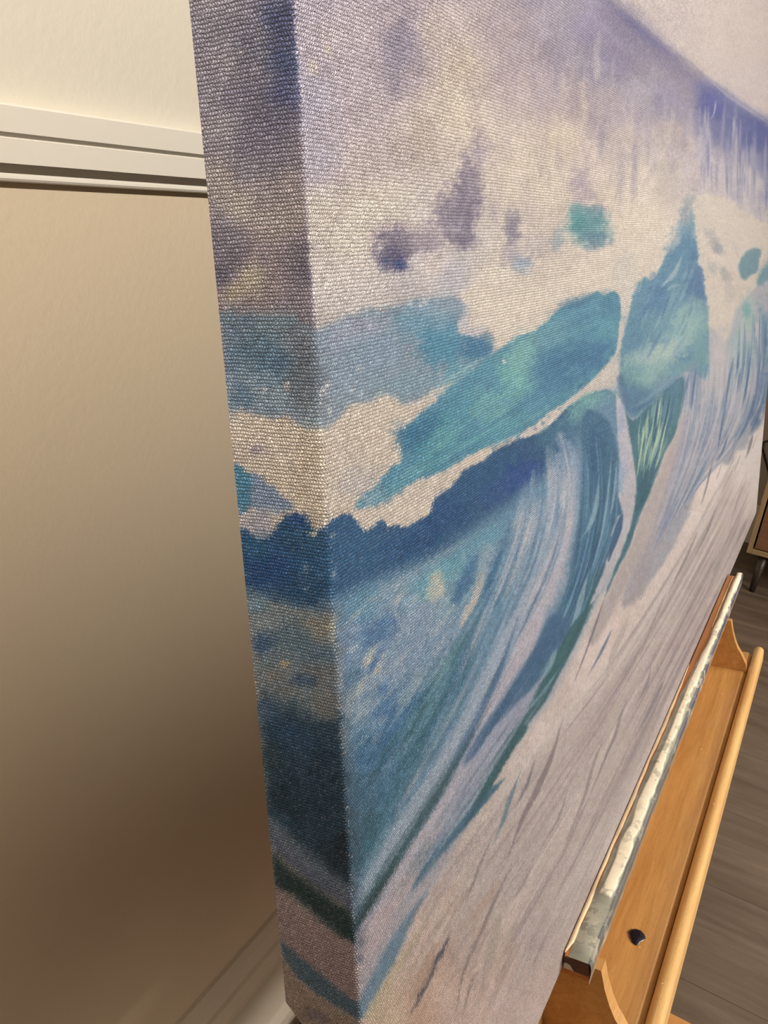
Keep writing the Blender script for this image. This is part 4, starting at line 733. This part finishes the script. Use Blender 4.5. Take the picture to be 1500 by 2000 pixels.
# tray
prism('tray_floor', [(.0995, U(.187)), (.0995, U(.1962)), (.1030, U(.1990)), (.1048, U(.2000)), (.172, U(.2000)), (.172, U(.187))], .455, 1.308, M['beech'], ez, lean)
cheek = [(.0998, .1966), (.1010, .2110), (.1060, .2210), (.1100, .2285), (.1140, .2345), (.1185, .2450), (.1228, .2590), (.1253, .2720), (.1262, .2768), (.172, .2768), (.172, .2002), (.1048, .2002)]
for xa, xb in ((.530, .5425), (1.2405, 1.2505)): prism('tray_cheek', [(y, U(z)) for y, z in cheek], xa, xb, M['beech'], ez, lean)
rp = [(.0982, .1850)] + [(.0910 + .0072 * math.cos(a), .1992 + .0070 * math.sin(a)) for a in np.linspace(0, math.pi, 14)] + [(.0838, .1850)]
rl = prism('tray_rail', [(y, U(z)) for y, z in rp], .44, 1.322, M['rail'], ez, lean, smooth=False)
box('tray_back', (.455, 1.308), (.1722, .186), (U(.187), U(.2765)), M['beech'], ez, .0012, lean)
# ledge the canvas stands on and its front lip
box('ledge', (.515, 1.372), (.1312, .1965), (U(.2770), UB - .0006), M['bar'], ez, .0008, lean)
box('ledge_lip', (.512, 1.376), (.1312, .1504), (UB - .0002, U(.2975)), M['bar'], ez, .0008, lean)
# crust of dried paint along the lip
def crust_mat():
    m, nt, b = new_mat('dried_paint_crust')
    v = mapped(nt, (1, 1, 1))
    n = node(nt, 'ShaderNodeTexNoise', Scale=70.0, Detail=5.0, Roughness=.65); nt.links.new(v, n.inputs['Vector'])
    n3 = node(nt, 'ShaderNodeTexNoise', Scale=13.0, Detail=3.0); nt.links.new(v, n3.inputs['Vector'])
    at = nt.nodes.new('ShaderNodeAttribute'); at.attribute_name = 'paint'
    mix = node(nt, 'ShaderNodeMixRGB'); nt.links.new(mth(nt, 'MULTIPLY', mth(nt, 'GREATER_THAN', n.outputs[0], .56), .5), mix.inputs[0]); nt.links.new(at.outputs[0], mix.inputs[1])
    nt.links.new(ramp_node(nt, n3.outputs[0], [(.4, lin((120, 128, 122))), (.6, lin((226, 220, 206)))]), mix.inputs[2])
    nt.links.new(mix.outputs[0], b.inputs['Base Color']); b.inputs['Roughness'].default_value = .32
    bp = node(nt, 'ShaderNodeBump', Strength=.6, Distance=.0012); nt.links.new(n.outputs[0], bp.inputs['Height']); nt.links.new(bp.outputs[0], b.inputs['Normal'])
    return m
def crust():
    r = np.random.default_rng(3); n = 520; xs = np.linspace(.5115, 1.392, n)
    def sm(k, seed, amp):
        g = np.random.default_rng(seed).random(k + 3) * 2 - 1; t = np.linspace(0, k, n); i_ = t.astype(int); f_ = t - i_; f_ = f_ * f_ * (3 - 2 * f_); return amp * (g[i_] * (1 - f_) + g[i_ + 1] * f_)
    back = np.interp(xs, [.51, .60, .95, 1.10, 1.39], [.1470, .1472, .1462, .1400, .1385]) + sm(40, 1, .0007) ; hgt = .0021 + sm(50, 2, .0010) + sm(150, 5, .0005)
    hgt = np.where(xs > 1.30, hgt + .0016, hgt); front = .1304 + sm(60, 3, .0005)
    ridge0 = np.interp(xs, [.51, .62, 1.0, 1.39], [.1445, .1432, .1405, .1375]) + sm(30, 7, .0014); ridge1 = np.interp(xs, [.51, .60, .72, .85, 1.0, 1.2, 1.39], [.1375, .1338, .1330, .1352, .1335, .1318, .1300]) + sm(80, 8, .0016)
    zt = .2975; K = 27
    vs_, cl = [], []
    cream, grey_, blue, slate = lin((236, 226, 206)), lin((158, 160, 148)), lin((70, 76, 116)), lin((104, 108, 112))
    thick = sm(22, 11, .5) + .5; thick[xs < .60] *= .1
    for j, x in enumerate(xs):
        e = min(1, (j + 1) / 6, (n - j) / 8)
        prof = []
        for k in range(22):
            y = back[j] + (front[j] - back[j]) * k / 21
            on = float(np.clip(min(y - ridge1[j], ridge0[j] - y) / .0007 + .5, 0, 1)) * (x > .585)
            z = zt + hgt[j] * math.sin(math.pi * min(1, (k + 1) / 21)) ** .7 * e + on * (.0012 + .001 * thick[j]) * e
            under = np.array(slate if k > 18 else grey_) * (.8 + .5 * thick[j]); prof.append((y, z, tuple(under + (np.array(cream) - under) * on)))
        for k in range(1, 6):
            z = zt - .0195 * k / 5; prof.append((front[j] - .0006 * math.sin(k), z, tuple((np.array(blue) * (.7 + .4 * thick[j]) if x > .86 else np.array(slate) * .7) if k < 3 else np.array(lin((150, 138, 118))) * .8)))
        for y, z, c in prof: vs_.append(lean(x, y, U(z))); cl.append(c)
    fs = [(j * K + k, (j + 1) * K + k, (j + 1) * K + k + 1, j * K + k + 1) for j in range(n - 1) for k in range(K - 1)]
    # close back, bottom and ends
    for x, j in ((xs[-1], n - 1),): fs.append(tuple(j * K + k for k in range(K)))
    o = obj('paint_crust', vs_, fs, crust_mat(), ez, True)
    ca = o.data.color_attributes.new('paint', 'FLOAT_COLOR', 'POINT'); ca.data.foreach_set('color', np.c_[np.array(cl), np.ones(len(cl))].astype(np.float32).ravel())
    o['label'] = 'cream, grey and blue crust of dried paint on the easel ledge'
    # pale strip of paint along the canvas
    vs2, m_ = [], 160
    for j, x in enumerate(np.linspace(.514, 1.035, m_)):
        wv = .0030 + .0005 * math.sin(j * .13) + .0003 * math.sin(j * .41); e = min(1, (j + 1) / 5, (m_ - j) / 26)
        for y, z in ((.1510, .2977), (.1508, .2990), (.1510 - wv * e, .2989), (.1507 - wv * e, .2974)): vs2.append(lean(x, y, U(z)))
    fs2 = [(4 * j + k, 4 * (j + 1) + k, 4 * (j + 1) + (k + 1) % 4, 4 * j + (k + 1) % 4) for j in range(m_ - 1) for k in range(4)] + [(0, 1, 2, 3), tuple(4 * (m_ - 1) + k for k in range(4))]
    obj('paint_strip', vs2, fs2, plain_mat('cream_dried_paint', lin((232, 206, 172)), .35), ez, True)
    vs2 = []
    for j, x in enumerate(np.linspace(1.16, 1.372, 60)):
        wv = .0016 * math.sin(math.pi * (j + 1) / 62) ** .5
        for y, z in ((.1424 + wv, .2976), (.1424, .2990), (.1424 - wv, .2976)): vs2.append(lean(x, y, U(z)))
    fs2 = [(3 * j + k, 3 * (j + 1) + k, 3 * (j + 1) + (k + 1) % 3, 3 * j + (k + 1) % 3) for j in range(59) for k in range(3)]
    obj('paint_strip', vs2, fs2, plain_mat('yellow_cream_paint', lin((240, 214, 160)), .35), ez, True)
crust()
# smears of paint on the sawn end of the lip
def patch(name, pts, n_off, mat, fn):
    vs_ = [fn(a, b, 0) for a, b in pts] + [fn(a, b, n_off) for a, b in pts]; n = len(pts)
    return obj(name, vs_, [tuple(range(n)), tuple(range(n, 2 * n))] + [(i_, (i_ + 1) % n, n + (i_ + 1) % n, n + i_) for i_ in range(n)], mat, ez)
patch('paint_smear', [(.1313, .2862), (.1503, .2864), (.1503, .2968), (.1313, .2970)], -.0007, plain_mat('dark_brown_smear', lin((84, 56, 46)), .3), lambda y, z, d: lean(.512 + d - .0002, y, U(z)))
patch('paint_smear', [(.1500, .2872), (.1470, .2868), (.1440, .2872), (.1425, .2862), (.1438, .2884), (.1450, .2905), (.1478, .2918), (.1500, .2912)], -.0006, plain_mat('grey_white_smear', lin((196, 190, 178)), .35), lambda y, z, d: lean(.5110 + d, y, U(z)))
# blob of navy paint in the tray
vb, fb = [], []; N_ = 22
outl = [(.6611, .1343), (.6654, .1325), (.6679, .1284), (.6677, .1236), (.6642, .1195), (.6603, .1177), (.6562, .1191), (.6531, .1212), (.6495, .1218), (.6476, .1241), (.6498, .1279), (.6543, .1313)]
N_ = len(outl); bx_ = sum(p_[0] for p_ in outl) / N_; by_ = sum(p_[1] for p_ in outl) / N_
for ring, (q, hz) in enumerate(((1, .0001), (.96, .0006), (.8, .0010), (.4, .0012))):
    for px_, py_ in outl: vb.append(lean(bx_ + (px_ - bx_) * q, by_ + (py_ - by_) * q, U(.2002) + hz))
vb.append(lean(bx_, by_, U(.2002) + .0013))
for ring in range(3):
    for k in range(N_): fb.append((ring * N_ + k, ring * N_ + (k + 1) % N_, (ring + 1) * N_ + (k + 1) % N_, (ring + 1) * N_ + k))
for k in range(N_): fb.append((3 * N_ + k, 3 * N_ + (k + 1) % N_, 4 * N_))
pb = obj('paint_blob', vb, fb, plain_mat('navy_paint', (.006, .010, .022), .16), ez, True); pb['label'] = 'glossy navy blob of paint in the tray'
# uprights, cross bars and feet (mostly behind the canvas)
for xa in (.695, .835): box('upright', (xa, xa + .045), (YC + DEP + .002, YC + DEP + .030), (-.865, .60), M['beech_u'], ez, .003, lean)
for ua in (-.60, .30): box('cross_bar', (.7405, .8345), (YC + DEP + .004, YC + DEP + .028), (ua, ua + .06), M['beech'], ez, .003, lean)
box('holder', (.755, .820), (YC + DEP + .0302, YC + DEP + .044), (-.62, .56), M['beech_u'], ez, .003, lean)
box('foot', (.757, .8145), (-.34, .215), (.012, .052), M['beech_y'], ez, .003)
box('rear_foot', (.52, 1.06), (.2152, .262), (.012, .062), M['beech'], ez, .003)
for xa, ya in ((.768, -.33), (.53, .22), (1.015, .22)): box('foot_pad', (xa, xa + .035), (ya, ya + .035), (0, .0118), M['dark'], ez, .002)
# ------------------------------------------------------------------ cabinet by the far wall
cb = empty('cabinet', (2.42, -.48, 0), 'low wooden cabinet on dark tapered legs beyond the end of the canvas', 'cabinet')
CY0, CY1, CZ0, CZ1, CXF = -1.02, .0685, .107, .62, 2.25
box('side_panel', (CXF, X1R - .02), (CY1 - .012, CY1), (CZ0, CZ1), M['cabw'], cb, .001); box('side_panel', (CXF, X1R - .02), (CY0, CY0 + .012), (CZ0, CZ1), M['cabw'], cb, .001)
box('bottom_panel', (CXF, X1R - .02), (CY0 + .0122, CY1 - .0122), (CZ0, CZ0 + .013), M['cabw'], cb, .001); box('top_panel', (CXF, X1R - .02), (CY0 + .0122, CY1 - .0122), (CZ1 - .014, CZ1), M['cabw'], cb, .001)
box('back_panel', (X1R - .035, X1R - .022), (CY0 + .0124, CY1 - .0124), (CZ0 + .0132, CZ1 - .0142), M['gap'], cb)
dn = 3; dw = (CY1 - CY0 - .024 - .004) / dn
for k in range(dn):
    ya = CY0 + .014 + k * dw
    d_ = box('door', (CXF + .003, CXF + .019), (ya + .002, ya + dw - .002), (CZ0 + .016, CZ1 - .017), M['cabd'], cb, .0012)
    box('door_handle', (CXF - .012, CXF + .0028), (ya + dw - .06, ya + dw - .048), (.34, .44), M['dark'], d_, .002)
for (lx_, ly_, sy) in ((CXF + .03, .026, .004), (X1R - .07, .026, .004), (CXF + .03, CY0 + .04, -.004), (X1R - .07, CY0 + .04, -.004)):
    vs_, fs, n = [], [], 14
    for (z_, r_) in ((CZ0 - .0005, .014), (.05, .0105), (0, .0075)):
        t_ = 1 - z_ / CZ0
        for k in range(n): a = 2 * math.pi * k / n; vs_.append((lx_ + r_ * math.cos(a) - .012 * t_, ly_ + sy * t_ + r_ * math.sin(a), z_))
    for r_ in range(2):
        for k in range(n): fs.append((r_ * n + k, r_ * n + (k + 1) % n, (r_ + 1) * n + (k + 1) % n, (r_ + 1) * n + k))
    fs += [tuple(range(n)), tuple(range(2 * n, 3 * n))]
    obj('leg', vs_, fs, M['dark'], cb, True)
# cable against the far wall
cu = bpy.data.curves.new('power_cable', 'CURVE'); cu.dimensions = '3D'; cu.bevel_depth = .0028; cu.bevel_resolution = 3
pts = [(X1R - .004, -.06, .345), (X1R - .004, .06, .325), (X1R - .004, .1096, .3158), (X1R - .004, .1218, .3081), (X1R - .004, .1190, .290), (X1R - .004, .1016, .2579), (X1R - .004, .0879, .2328), (X1R - .004, .060, .180), (X1R - .004, .02, .125)]
s = cu.splines.new('NURBS'); s.points.add(len(pts) - 1); s.use_endpoint_u = True; s.order_u = 3
for p_, q in zip(s.points, pts): p_.co = (*q, 1)
tmp = bpy.data.objects.new('cable_curve', cu); COL.objects.link(tmp)
bpy.context.view_layer.update()
cm = bpy.data.meshes.new_from_object(tmp.evaluated_get(bpy.context.evaluated_depsgraph_get())); bpy.data.objects.remove(tmp)
cab = bpy.data.objects.new('power_cable', cm); COL.objects.link(cab); cm.materials.clear(); cm.materials.append(M['black'])
tag(cab, 'thin black power cable looping down the wall behind the cabinet', 'cable')
